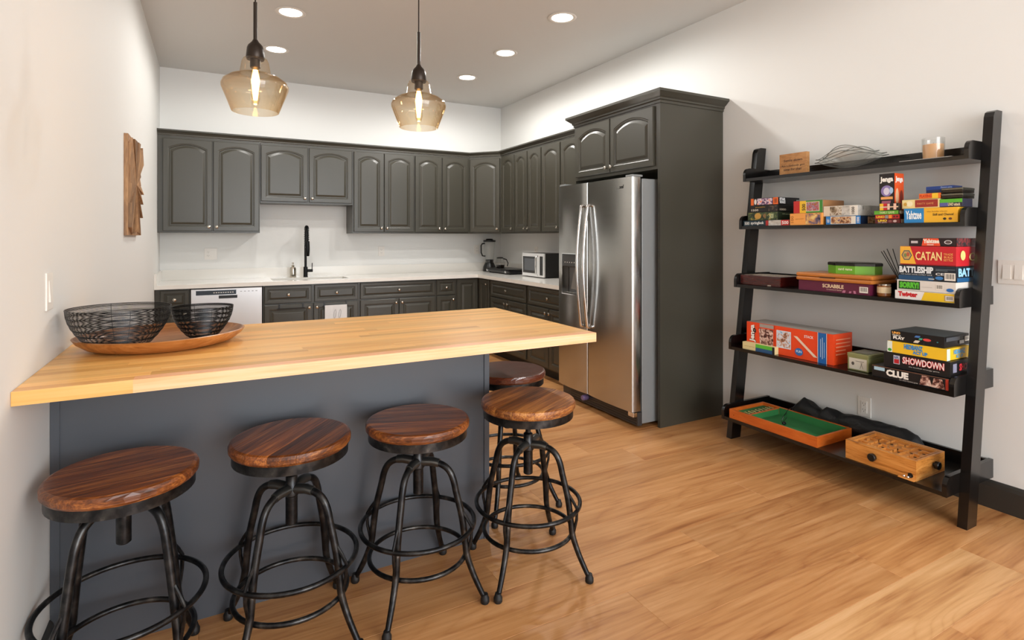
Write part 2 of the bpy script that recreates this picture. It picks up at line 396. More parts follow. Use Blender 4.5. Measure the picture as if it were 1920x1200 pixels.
def dr(a, b, s, **k): return (a, cz0, b, cz1, dict(knob_side=s, kz='high', **k))
o = -.449
base_cab('narrow dark grey base cabinet at the left wall, left of the dishwasher', (-.449, YC, 0), 0, .281, .62, [drw(.045, .272), dr(.045, .272, 'r')])
o = .462; base_cab('dark grey sink base cabinet with two drawer fronts, right of the dishwasher', (o, YC, 0), 0, .943, .62,
    [drw(.474-o, .918-o), drw(.949-o, 1.391-o), dr(.474-o, .926-o, 'r'), dr(.941-o, 1.391-o, 'l')])
o = 1.406; base_cab('dark grey base cabinet with one wide drawer above two doors', (o, YC, 0), 0, .871, .62,
    [drw(1.419-o, 2.267-o), dr(1.419-o, 1.839-o, 'r'), dr(1.847-o, 2.267-o, 'l')])
o = 2.278; base_cab('slim dark grey base cabinet with small square drawer near the corner', (o, YC, 0), 0, .252, .62, [drw(.012, .24), dr(.012, .24, 'r')])
t = thing('corner_base_cabinet', 'dark grey corner base cabinet with two tall doors meeting at the inside corner', 'cabinet', (0,0,0))
MB().prism([(2.531, YC), (2.826, YC), (2.826, 5.721), (3.449, 5.721), (3.449, 6.67), (2.531, 6.67)], .10, .874).build('cabinet_body', M_cab, t)
MB().prism([(2.531, YC+.07), (2.896, YC+.07), (2.896, 5.721), (3.449, 5.721), (3.449, 6.67), (2.531, 6.67)], 0, .10).build('toe_kick', M_cabin, t)
panel_front(.262, .744).build('cabinet_door', M_cab, t, (2.541, YC, cz0))
d_ = panel_front(.262, .744).build('cabinet_door', M_cab, t, (2.826, 6.0, cz0), (0,0,-pi/2)); knob(d_, .225, .69)
RZ = -pi/2
base_cab('dark grey base cabinet with drawer on the right wall beside the corner', (2.826, 5.72, 0), RZ, .85, .62,
    [drw(.025, .83), dr(.025, .42, 'r'), dr(.43, .83, 'l')])
base_cab('dark grey base cabinet with drawer on the right wall beside the refrigerator', (2.826, 4.869, 0), RZ, .834, .62,
    [drw(.02, .82), dr(.02, .41, 'r'), dr(.42, .82, 'l')])

# upper cabinets
UZ0, UZ1 = 1.40, 2.345
def upper(label, loc, rz, W, doors, z0=UZ0, dp=.325):
    t = thing('wall_cabinet', label, 'cabinet', loc, rz)
    MB().box(0, 0, z0, W, dp, UZ1).build('cabinet_body', M_cab, t)
    for a, b, s in doors: door(t, a, z0+.018, b, 2.318, s, 'low', rise=.045 if b-a > .2 else .03)
    return t
YU = 6.35
upper('leftmost tall grey wall cabinet with two arched doors, above the dishwasher', (-.449, YU, 0), 0, .904, [(.046, .467, 'r'), (.477, .896, 'l')])
upper('short grey wall cabinet with two arched doors above the sink', (.46, YU, 0), 0, .945, [(.007, .465, 'r'), (.481, .935, 'l')], z0=1.715)
upper('tall grey wall cabinet with two arched doors directly right of the sink gap', (1.406, YU, 0), 0, .72, [(.012, .351, 'r'), (.357, .708, 'l')])
upper('tall grey wall cabinet with two arched doors left of the angled corner cabinet', (2.127, YU, 0), 0, .712, [(.006, .335, 'r'), (.349, .687, 'l')])
t = thing('corner_wall_cabinet', 'angled corner wall cabinet with a single arched door above the blender', 'cabinet')
MB().prism([(2.84, YU), (3.12, 6.03), (3.449, 6.03), (3.449, 6.675), (2.84, 6.675)], UZ0, UZ1).build('cabinet_body', M_cab, t)
ang = math.atan2(6.03-YU, .28); L_ = math.hypot(.28, .32)
d_ = panel_front(L_-.03, 2.318-UZ0-.018, .045).build('cabinet_door', M_cab, t, (2.84+.015*cos(ang), YU+.015*sin(ang), UZ0+.018), (0,0,ang)); knob(d_, L_-.06, .04)
upper('narrow single door grey wall cabinet beside the angled corner', (3.12, 6.029, 0), RZ, .354, [(.03, .345, 'r')])
upper('grey wall cabinet with two narrow arched doors on the right wall', (3.12, 5.674, 0), RZ, .598, [(.008, .292, 'r'), (.312, .588, 'l')])
upper('grey wall cabinet with two arched doors beside the refrigerator enclosure', (3.12, 5.075, 0), RZ, 1.04, [(.012, .362, 'r'), (.382, .732, 'l')])
cp = [(-.002, 2.346), (.010, 2.346), (.014, 2.352), (.014, 2.362), (.022, 2.372), (.036, 2.384), (.044, 2.388), (.044, 2.402), (-.002, 2.402)]
tag(sweep([(-.449, YU), (2.84, YU), (3.12, 6.03), (3.12, 4.034)], cp).build('crown_molding', M_cab), 'dark grey crown molding running along the tops of the wall cabinets', 'molding')

# refrigerator enclosure
t = thing('refrigerator_enclosure', 'tall grey enclosure with flat side panel and cabinet over the refrigerator', 'cabinet', (2.81, 4.03, 0), RZ)
MB().box(1.03, 0, 0, 1.055, .638, 2.33).build('side_panel', M_cab, t)
MB().box(0, 0, 0, .02, .638, 2.33).build('side_panel', M_cab, t)
MB().box(.02, .0, 1.845, 1.03, .638, 2.33).build('cabinet_body', M_cab, t)
door(t, .04, 1.872, .505, 2.30, 'r', 'low', rise=.05); door(t, .515, 1.872, 1.0, 2.30, 'l', 'low', rise=.05)
cp2 = [(-.002, 2.315), (.008, 2.315), (.008, 2.332), (.018, 2.338), (.018, 2.350), (.030, 2.358), (.052, 2.378), (.060, 2.384), (.060, 2.402), (-.002, 2.402)]
sweep([(0, .31), (0, 0), (1.055, 0), (1.055, .638)], cp2).build('crown', M_cab, t)

# ------------------------------------------------------------------ worktop (L-shaped, sink hole) and splashback
def cells(xs, ys, keep, z0, z1):
    bm = bmesh.new(); vd = {}
    def V(i, j, z):
        if (i, j, z) not in vd: vd[i, j, z] = bm.verts.new((xs[i], ys[j], z))
        return vd[i, j, z]
    for i in range(len(xs)-1):
        for j in range(len(ys)-1):
            if not keep(i, j): continue
            bm.faces.new([V(i,j,z1), V(i+1,j,z1), V(i+1,j+1,z1), V(i,j+1,z1)]); bm.faces.new([V(i,j,z0), V(i,j+1,z0), V(i+1,j+1,z0), V(i+1,j,z0)])
            for (a, b, p, q) in ((i, j-1, (i,j), (i+1,j)), (i+1, j, (i+1,j), (i+1,j+1)), (i, j+1, (i+1,j+1), (i,j+1)), (i-1, j, (i,j+1), (i,j))):
                if not (0 <= a < len(xs)-1 and 0 <= b < len(ys)-1 and keep(a, b)):
                    bm.faces.new([V(*p, z0), V(*q, z0), V(*q, z1), V(*p, z1)])
    me = bpy.data.meshes.new('slab'); bm.to_mesh(me); bm.free(); return me
wt = thing('kitchen_worktop', 'white quartz L-shaped worktop with low matching upstand', 'worktop')
xs = [-.449, .56, 1.32, 2.79, 3.449]; ys = [4.034, 6.0, 6.12, 6.46, 6.679]
me = cells(xs, ys, lambda i, j: (j >= 1 or i == 3) and not (i == 1 and j == 2), .876, .914)
ob('counter_slab', me, M_quartz, wt)
up = MB(); up.box(-.449, 6.66, .9142, 3.449, 6.679, 1.02); up.box(3.43, 4.034, .9142, 3.449, 6.659, 1.02); up.box(-.449, 6.0, .9142, -.43, 6.659, 1.02)
up.build('upstand', M_quartz, wt)
sk = thing('sink', 'undermount double-bowl white sink set in the worktop below the black faucet', 'sink', (.94, 6.29, .70))
sw = M_plastic
s_ = MB(); hx, hy = .378, .168
for a, b in ((-hx, -.01), (.01, hx)):
    s_.box(a, -hy, 0, b, hy, .01); s_.box(a, -hy, 0, a+.006, hy, .175); s_.box(b-.006, -hy, 0, b, hy, .175); s_.box(a, -hy, 0, b, -hy+.006, .175); s_.box(a, hy-.006, 0, b, hy, .175)
s_.build('sink_bowls', mat('sink_white', (.82, .81, .79), .2), sk)
for a in (-.19, .19): MB().lathe([(.035, .0102), (.033, .013), (.02, .012)], (a, 0, 0), 20).build('drain', M_chrome, sk, smooth=True)

# faucet
fc = thing('kitchen_faucet', 'tall matte black spring-neck kitchen faucet behind the sink', 'faucet', (.93, 6.52, .9142))
MB().lathe([(.026, 0), (.026, .004), (.0225, .006), (.0225, .11), (.017, .115)], n=20).build('body', M_blackm, fc, smooth=True)
MB().tube([(0,0,.11), (0,0,.36)], .0135, 14).build('riser', M_blackm, fc, smooth=True)
arc = [(0, 0, .36)]+[(0, -.075+.075*cos(a), .48+.075*sin(a)) for a in [pi*i/14 for i in range(15)]]+[(0, -.15, .40)]
MB().tube(arc, .010, 12).build('hose', M_blackm, fc, smooth=True)
# coil
pts = []; segs = 220
cum = [0]
for i in range(1, len(arc)): cum.append(cum[-1]+(Vector(arc[i])-Vector(arc[i-1])).length)
def along(s_):
    for i in range(1, len(arc)):
        if s_ <= cum[i] or i == len(arc)-1:
            f_ = (s_-cum[i-1])/(cum[i]-cum[i-1]); a, b = Vector(arc[i-1]), Vector(arc[i]); return a.lerp(b, f_), (b-a).normalized()
for i in range(segs):
    p, tt = along(cum[-1]*i/(segs-1)); u = Vector((1,0,0)); w_ = tt.cross(u); a = 2*pi*22*i/segs
    pts.append(p+(u*cos(a)+w_*sin(a))*.0155)
MB().tube(pts, .0028, 5).build('spring', M_blackm, fc, smooth=True)
MB().lathe([(.013, .40), (.02, .395), (.022, .30), (.018, .24), (.014, .235)], (0, -.15, 0), 16).build('spray_head', M_blackm, fc, smooth=True)
MB().tube([(0, 0, .33), (0, -.15, .33)], .006, 8).build('docking_arm', M_blackm, fc, smooth=True)
hd = MB().tube([(0,0,.07), (.075,0,.07)], .016, 12).build('handle', M_blackm, fc, smooth=True)
MB().tube([(.068,0,.075), (.070,0,.155)], .0045, 8).build('lever', M_blackm, hd, smooth=True)
sd = thing('soap_dispenser', 'brushed steel soap dispenser bottle left of the faucet', 'soap dispenser', (.80, 6.53, .9142))
MB().lathe([(.032, 0), (.033, .004), (.033, .095), (.028, .11), (.014, .118)], n=24).build('bottle', M_nick, sd, smooth=True)
pm = MB().lathe([(.013, .118), (.015, .122), (.015, .135), (.005, .137), (.005, .152), (.012, .154), (.012, .162)], n=16); pm.tube([(0,0,.158), (.0,-.04,.158), (0,-.045,.15)], .004, 8)
pm.build('pump', M_nick, sd, smooth=True)

# dishwasher
dw = thing('dishwasher', 'stainless steel dishwasher with pocket handle in the base cabinets', 'dishwasher', (-.163, 6.03, 0))
MB().box(0, .03, .10, .618, .6, .868).build('tub_body', M_blackp, dw)
MB().box(0, .08, .005, .618, .6, .10).build('toe_kick', M_blackp, dw)
MB().box(.004, 0, .115, .614, .03, .862, .003).build('door', M_dsteel, dw)
cpn = MB().box(.045, -.004, .806, .385, 0, .848).build('control_panel', mat('panel_steel_dark', (.32, .34, .36), .25, metal=.8), dw)
for i in range(9): MB().box(.19+i*.02, -.0055, .822, .202+i*.02, -.004, .829).build('button', M_plastic, cpn)
for i in range(5): MB().box(.42+i*.034, -.0012, .826, .436+i*.034, 0, .832).build('printed_mark', card('9A9A9A'), dw)
MB().box(.235, -.006, .768, .395, 0, .797, .002).build('pocket_handle', mat('handle_dark', (.16, .16, .16), .3), dw)

# towel bars and towel
def towel_bar(x, label):
    tb = thing('towel_bar', label, 'towel bar', (x, 6.03, .675))
    s_ = MB()
    for a in (0, .225): s_.box(a, -.003, -.045, a+.016, -.0006, .004)
    s_.build('strap', M_blackp, tb); MB().tube([(-.01, -.02, -.04), (.25, -.02, -.04)], .005, 8).build('bar', M_blackp, tb, smooth=True)
towel_bar(.60, 'over-door towel bar on the left sink cabinet door, without a towel')
towel_bar(1.035, 'over-door towel bar on the right sink cabinet door, holding the white towel')
tw = thing('dish_towel', 'white dish towel with a thin grey line drawing hanging below the sink', 'towel', (1.045, 6.0, 0))
v = []; nx, nz = 12, 14
mb = MB(); L_ = []
for k in range(nz+1):
    z = .648-.36*k/nz; L_.append([(.225*i/nx, -.003+.003*sin(i*1.3+k*.1)*min(1, k/4), z) for i in range(nx+1)]+[(.225*i/nx, .002+.003*sin(i*1.3+k*.1)*min(1, k/4), z) for i in range(nx, -1, -1)])
mb.loops(L_).build('cloth', M_towel, tw, smooth=True)
for sx in (.10, .15):
    MB().tube([(sx+.012*sin(q*pi/5+.5)*(1), -.009, .555+.045*cos(q*2*pi/10)) for q in range(11)], .0012, 5).build('line_drawing', card('77777A'), tw)

# counter appliances
mw = thing('microwave', 'small stainless and black microwave beside the refrigerator', 'microwave', (3.125, 5.52, .9142), R(-86-4))
W, D, H = .465, .285, .265
MB().box(0, .02, .01, W, D, H, .003).build('housing', M_blackp, mw)
dd = MB().box(0, 0, .01, W, .02, H, .003).build('front_frame', M_dsteel, mw)
MB().box(.02, -.002, .045, .315, 0, .228).build('window', mat('oven_glass', (.06, .06, .065), .08), mw)
MB().box(.055, -.0028, .075, .285, -.002, .205).build('window_mesh', mat('oven_mesh', (.30, .31, .33), .15), mw)
MB().box(.385, -.002, .03, .445, 0, .235).build('keypad', mat('keypad_black', (.09, .09, .095), .2), mw)
MB().tube([(.345, -.002, .03), (.345, -.03, .04), (.345, -.032, .13), (.345, -.03, .225), (.345, -.002, .235)], .008, 10).build('handle', M_chrome, mw, smooth=True)
for a, b in ((.03, .05), (.43, .05), (.03, .25), (.43, .25)): MB().lathe([(.01, 0), (.01, .012)], (a, b, 0), 10).build('foot', M_rub, mw)
gr = thing('electric_griddle', 'flat black electric griddle in the worktop corner', 'griddle', (3.06, 6.36, .9142), RZ)
MB().box(.0, .01, .012, .62, .34, .045, .01).build('tray', M_blackp, gr)
MB().box(.04, .03, .045, .58, .32, .056, .004).build('plate', mat('griddle_black', (.09, .085, .08), .3, metal=.3), gr)
for a in (.06, .55): MB().lathe([(.014, .01), (.014, -.004), (.009, -.006)], (a, 0, .03), 12, 'y').build('dial', M_chrome, gr, smooth=True)
for a, b in ((.05, .05), (.57, .05), (.05, .3), (.57, .3)): MB().lathe([(.012, 0), (.012, .014)], (a, b, 0), 10).build('foot', M_rub, gr)
bl = thing('blender', 'blender with clear jar, black lid and black handle in the corner', 'blender', (3.2, 6.52, .9142))
MB().lathe([(.085, 0), (.088, .01), (.08, .06), (.06, .10), (.055, .11)], n=24).build('base', M_blackp, bl, smooth=True)
for a in (-.03, 0, .03): MB().lathe([(.008, 0), (.008, -.006)], (a, -.083, .035), 10, 'y').build('button', M_chrome, bl)
MB().lathe([(.052, .112), (.056, .16), (.075, .38)], n=24, cap1=False).build('jar', M_clear, bl, smooth=True)
MB().lathe([(.05, .1122), (.054, .15), (.03, .152)], n=20).build('blade_collar', M_blackp, bl, smooth=True)
MB().lathe([(.079, .38), (.081, .386), (.081, .40), (.05, .405), (.04, .42), (.01, .422)], n=24).build('lid', M_blackp, bl, smooth=True)
MB().tube([(-.07, 0, .36), (-.105, 0, .355), (-.12, 0, .33), (-.118, 0, .24), (-.10, 0, .20), (-.062, 0, .195)], .009, 8).build('handle', M_blackp, bl, smooth=True)
cf = thing('glass_carafe', 'small glass carafe with black handle standing on the griddle', 'carafe', (3.19, 6.20, .9702))
MB().lathe([(.05, 0), (.06, .02), (.06, .06), (.045, .10), (.04, .12)], n=24, cap1=False).build('glass_body', M_clear, cf, smooth=True)
MB().lathe([(.042, .12), (.044, .128), (.03, .135)], n=24).build('lid', M_blackp, cf, smooth=True)
MB().tube([(.042, -.01, .115), (.08, -.02, .105), (.098, -.03, .06), (.09, -.025, .02)], .007, 8).build('handle', M_blackp, cf, smooth=True)
MB().lathe([(.048, .0015), (.056, .03), (.056, .04)], n=24).build('coffee', mat('coffee', (.05, .03, .02), .1), cf, smooth=True)

# ------------------------------------------------------------------ outlets and switches
def outlet(label, loc, rz, w_=.075, h_=.118, slots=1, dbl=False, cat='outlet', name='wall_outlet'):
    t = thing(name, label, cat, loc, rz)
    MB().box(-w_/2, -.006, -h_/2, w_/2, 0, h_/2, .002).build('cover_plate', M_plastic, t)
    n = 2 if dbl else 1
    for k in range(n):
        cx = (k-(n-1)/2)*.046
        if slots == 1 or (slots == 3 and k == 0):
            p = MB().box(cx-.017, -.009, -.035, cx+.017, -.0055, .035, .001).build('receptacle', M_plastic, t)
            s_ = MB()
            for zz in (-.018, .018):
                s_.box(cx-.008, -.0094, zz-.002, cx-.006, -.0085, zz+.007); s_.box(cx+.006, -.0094, zz-.002, cx+.008, -.0085, zz+.006); s_.lathe([(.0022, -.0094), (.0022, -.0085)], (cx, 0, zz-.008), 8, 'y')
            s_.build('slot', M_slot, p)
        else:
            MB().add([(cx-.016,-.0055,-.034),(cx+.016,-.0055,-.034),(cx+.016,-.0055,.034),(cx-.016,-.0055,.034),(cx-.016,-.011,-.034),(cx+.016,-.011,-.034),(cx+.016,-.007,.034),(cx-.016,-.007,.034)],
                     [(0,3,2,1),(4,5,6,7),(0,1,5,4),(1,2,6,5),(2,3,7,6),(3,0,4,7)]).build('rocker', M_plastic, t)
    return t
outlet('white outlet and switch plate on the back wall left of the faucet', (.005, YB, 1.18), 0, .118, slots=3, dbl=True)
outlet('white outlet on the back wall right of the faucet', (1.822, YB, 1.186), 0)
outlet('white outlet on the back wall left of the blender', (3.09, YB, 1.194), 0)
outlet('white outlet on the right wall above the griddle', (XR, 5.75, 1.18), RZ)
outlet('white outlet low on the right wall behind the ladder shelf', (XR, 1.927, .342), RZ)
outlet('white double rocker switch plate right of the ladder shelf', (XR, 1.225, 1.187), RZ, .118, slots=2, dbl=True, cat='light switch', name='light_switch')
outlet('white rocker switch on the left wall above the island end', (XL, 2.24, 1.188), pi/2, .075, slots=2, cat='light switch', name='light_switch')

# wall art
wa = thing('wall_art', 'square reclaimed wood sunburst wall art on the left wall', 'wall art', (XL, 3.99, 1.37), pi/2)
S = .62
MB().box(0, -.022, 0, S, -.0005, .605).build('backing', M_art, wa)
rr = random.Random(4); n = 22; cx, cz = .40, .33
def edge_pt(a):
    dx, dz = cos(a), sin(a); ts = []
    if dx > 0: ts.append((S-cx)/dx)
    if dx < 0: ts.append(-cx/dx)
    if dz > 0: ts.append((.605-cz)/dz)
    if dz < 0: ts.append(-cz/dz)
    t_ = min(ts); return (cx+dx*t_, cz+dz*t_)
for i in range(n):
    a0, a1 = 2*pi*i/n+.05, 2*pi*(i+1)/n+.05
    k = rr.uniform(.9, 1.0); p0, p1 = edge_pt(a0), edge_pt(a1); h_ = rr.uniform(.030, .05); h2 = h_*rr.uniform(.55, 1)
    q0 = (cx+(p0[0]-cx)*k, cz+(p0[1]-cz)*k); q1 = (cx+(p1[0]-cx)*k, cz+(p1[1]-cz)*k)
    MB().add([(cx,-.022,cz),(q0[0],-.022,q0[1]),(q1[0],-.022,q1[1]),(cx,-.026,cz),(q0[0],-h_,q0[1]),(q1[0],-h2,q1[1])],
             [(0,1,2),(3,5,4),(0,3,4,1),(1,4,5,2),(2,5,3,0)]).build('slat', M_art, wa)

# ------------------------------------------------------------------ refrigerator
fr = thing('refrigerator', 'stainless side-by-side refrigerator with ice dispenser and bowed handles', 'refrigerator', (2.61, 3.985, 0), RZ)
MB().box(.0, .09, .03, .945, .82, 1.775, .004).build('body', M_grey, fr)
MB().box(.0, .05, .018, .945, .09, .112, .003).build('kick_grille', mat('grille_grey', (.25, .24, .235), .4, metal=.3), fr)
s_ = MB()
for i in range(4): s_.box(.12, .048, .03+i*.018, .93, .0502, .038+i*.018)
s_.build('grille_slot', M_blackp, fr)
def fdoor(x0, x1, hole=None):
    n = 10; mb = MB(); W_ = x1-x0
    prof = []
    for i in range(n+1):
        u = i/n; bow = .012*(1-(2*u-1)**2); e = 0
        prof.append((x0+u*W_, -bow))
    poly = [(x0+.003, .078)]+[(prof[0][0], .012)]+[(prof[0][0]+.006, .002)]+prof[1:-1]+[(prof[-1][0]-.006, .002), (prof[-1][0], .012), (x1-.003, .078)]
    if not hole: return mb.prism(poly, .122, 1.785)
    mb.prism(poly, .122, hole[1]); mb.prism(poly, hole[3], 1.785)
    L1 = [p for p in poly if p[0] <= hole[0]+1e-6]; 
    def yat(x):
        u = (x-x0)/W_; return -.012*(1-(2*u-1)**2)
    mb.prism([(x0+.003,.078), (x0, .012), (x0+.006, .002), (hole[0], yat(hole[0])), (hole[0], .078)], hole[1], hole[3])
    mb.prism([(hole[2], .078), (hole[2], yat(hole[2]))]+[p for p in prof[1:-1] if p[0] > hole[2]]+[(x1-.006, .002), (x1, .012), (x1-.003, .078)], hole[1], hole[3])
    mb.box(hole[0], .06, hole[1], hole[2], .078, hole[3])
    return mb
ld = fdoor(.0, .413, (.078, .892, .305, 1.217)).build('freezer_door', M_steel, fr, smooth=True)
rd = fdoor(.419, .945).build('fridge_door', M_steel, fr, smooth=True)
ds = MB().box(.082, -.012, 1.115, .301, .03, 1.213, .003).build('dispenser_panel', mat('dispenser_grey', (.30, .30, .30), .3, metal=.5), ld)
for i in range(5): MB().lathe([(.004, 0), (.004, -.0025)], (.12+i*.033, -.012, 1.15), 8, 'y').build('button', M_plastic, ds)
MB().box(.082, .055, .896, .301, .059, 1.115).build('dispenser_recess', mat('recess_grey', (.42, .42, .42), .35, metal=.4), ld)
MB().add([(.17,.05,1.11),(.21,.05,1.11),(.24,.012,.93),(.17,.012,.93),(.17,.055,.92),(.24,.055,.92)], [(0,1,2,3),(3,2,5,4),(0,3,4),(1,5,2)]).build('dispenser_paddle', mat('paddle_grey', (.5, .49, .47), .3), ld)
s_ = MB(); s_.box(.07, -.0135, .884, .313, -.006, .892); s_.box(.07, -.0135, 1.217, .313, -.006, 1.225); s_.box(.07, -.0135, .892, .078, -.006, 1.217); s_.box(.305, -.0135, .892, .313, -.006, 1.217)
s_.build('dispenser_trim', M_chrome, ld)
def fhandle(d, x, s):
    pts = [(x, -.008, 1.605), (x, -.03, 1.60)]
    for i in range(13):
        u = i/12; pts.append((x, -.032-.04*sin(pi*u), 1.59-.92*u))
    pts += [(x, -.03, .66), (x, -.008, .655)]
    MB().tube(pts, .0125, 12).build('handle', M_chrome, d, smooth=True)
fhandle(ld, .374, 1); fhandle(rd, .458, -1)
V_, F_ = text_geo('Whirlpool', .03, .3)
lettering(rd, 'Whirlpool', lambda u, v: (.755+u, -.0088+.0004*u, 1.70+v), 0, 0, .105, .034, '1C1A18', .03, .3)
MB().tube([(.752+.055*(1-cos(a)), -.0092, 1.722+.014*sin(a)) for a in [pi*1.15+i*pi*.95/12 for i in range(13)]], .0012, 5).build('logo_swoosh', card('1C1A18'), rd)
MB().box(.86, .01, 1.787, .94, .10, 1.802, .003).build('hinge_cover', M_grey, fr)
MB().box(.005, .01, 1.787, .085, .10, 1.802, .003).build('hinge_cover', M_grey, fr)
MB().box(.885, .012, .085, .943, .048, .118, .003).build('lower_hinge', M_chrome, fr)
MB().lathe([(.022, .05), (.022, .01), (.018, .0)], (.345, 0, .075), 16, 'y').build('filter_knob', mat('lilac_plastic', (.45, .38, .55), .3), fr, smooth=True)
for a in (.06, .88): MB().lathe([(.015, 0), (.015, .035)], (a, .13, 0), 10).build('foot', M_rub, fr)

# ------------------------------------------------------------------ island
isl = thing('kitchen_island', 'blue-grey island base with flat panels under the butcher block', 'island', (0, 2.268, 0))
MB().box(-.449, 0, 0, 1.109, .50, .924).build('carcass', M_isl, isl)
MB().box(-.449, -.006, 0, -.425, 0, .924).build('corner_trim', M_isl, isl)
MB().box(1.085, -.006, 0, 1.109, 0, .924).build('corner_trim', M_isl, isl)
bb = thing('butcher_block_top', 'thick maple butcher block island top with overhang for stools', 'countertop', (0, 0, .925))
BX0, BX1, BY0, BY1 = -.449, 1.409, 1.865, 2.80
ny = 21; sw_ = (BY1-BY0)/ny
for j in range(ny):
    rr = random.Random(j*5+3); x = BX0
    cuts = [BX0]
    if j > 0:
        x = BX0+rr.uniform(.15, .8)
        while x < BX1-.15: cuts.append(x); x += rr.uniform(.45, .95)
    else: cuts.append(BX0+.26)
    cuts.append(BX1)
    for i in range(len(cuts)-1):
        a, b = cuts[i], cuts[i+1]; w_ = b-a
        e = .0002
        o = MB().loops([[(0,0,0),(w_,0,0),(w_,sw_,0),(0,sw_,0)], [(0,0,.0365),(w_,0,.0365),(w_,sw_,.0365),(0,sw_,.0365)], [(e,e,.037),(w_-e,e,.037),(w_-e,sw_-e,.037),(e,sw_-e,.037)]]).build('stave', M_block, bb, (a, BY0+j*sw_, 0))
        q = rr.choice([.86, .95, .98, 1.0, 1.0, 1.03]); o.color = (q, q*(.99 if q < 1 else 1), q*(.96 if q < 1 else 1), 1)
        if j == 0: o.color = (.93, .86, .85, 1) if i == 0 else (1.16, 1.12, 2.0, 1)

# oval tray and bowls
tr = thing('wooden_tray', 'shallow round carved wooden tray holding two wire bowls', 'tray', (-.15, 2.41, .9622), R(8))
L_ = []
for (k, z) in ((.70, 0), (.86, .012), (.96, .032), (1.0, .048), (.975, .050), (.93, .036), (.80, .020), (.6, .014)):
    L_.append([(.262*k*cos(a)*(1+.03*cos(2*a)), .235*k*sin(a), z) for a in [2*pi*i/48 for i in range(48)]])
MB().loops(L_).build('tray_body', M_tray, tr, smooth=True)
def wire_bowl(label, loc, r_, h_, rb, nr):
    t = thing('wire_bowl', label, 'bowl', loc); s_ = MB()
    for i in range(nr):
        u = i/(nr-1); rad = rb+(r_-rb)*sin(u*pi/2)**.8; z = .002+h_*u
        s_.ring((0, 0, z+.001*sin(i)), rad, .00115 if i < nr-1 else .0018, 72, 4)
    for i in range(4): s_.ring((0, 0, .002), rb*(i+1)/5, .0012, 24, 5)
    o = s_.build('wire_rings', M_wire, t, smooth=True); o['kind'] = 'stuff'
    s_ = MB()
    for j in range(4):
        a = 2*pi*j/4+.3
        s_.tube([((rb+(r_-rb)*sin(q/10*pi/2)**.8)*cos(a)*.99, (rb+(r_-rb)*sin(q/10*pi/2)**.8)*sin(a)*.99, .002+h_*q/10) for q in range(11)], .0009, 5)
    s_.build('ribs', M_wire, t, smooth=True)
wire_bowl('large black wire bowl on the tray near the left wall', (-.275, 2.35, .9775), .152, .136, .075, 44)
wire_bowl('small black wire bowl at the right side of the tray', (-.025, 2.43, .9775), .104, .116, .042, 44)

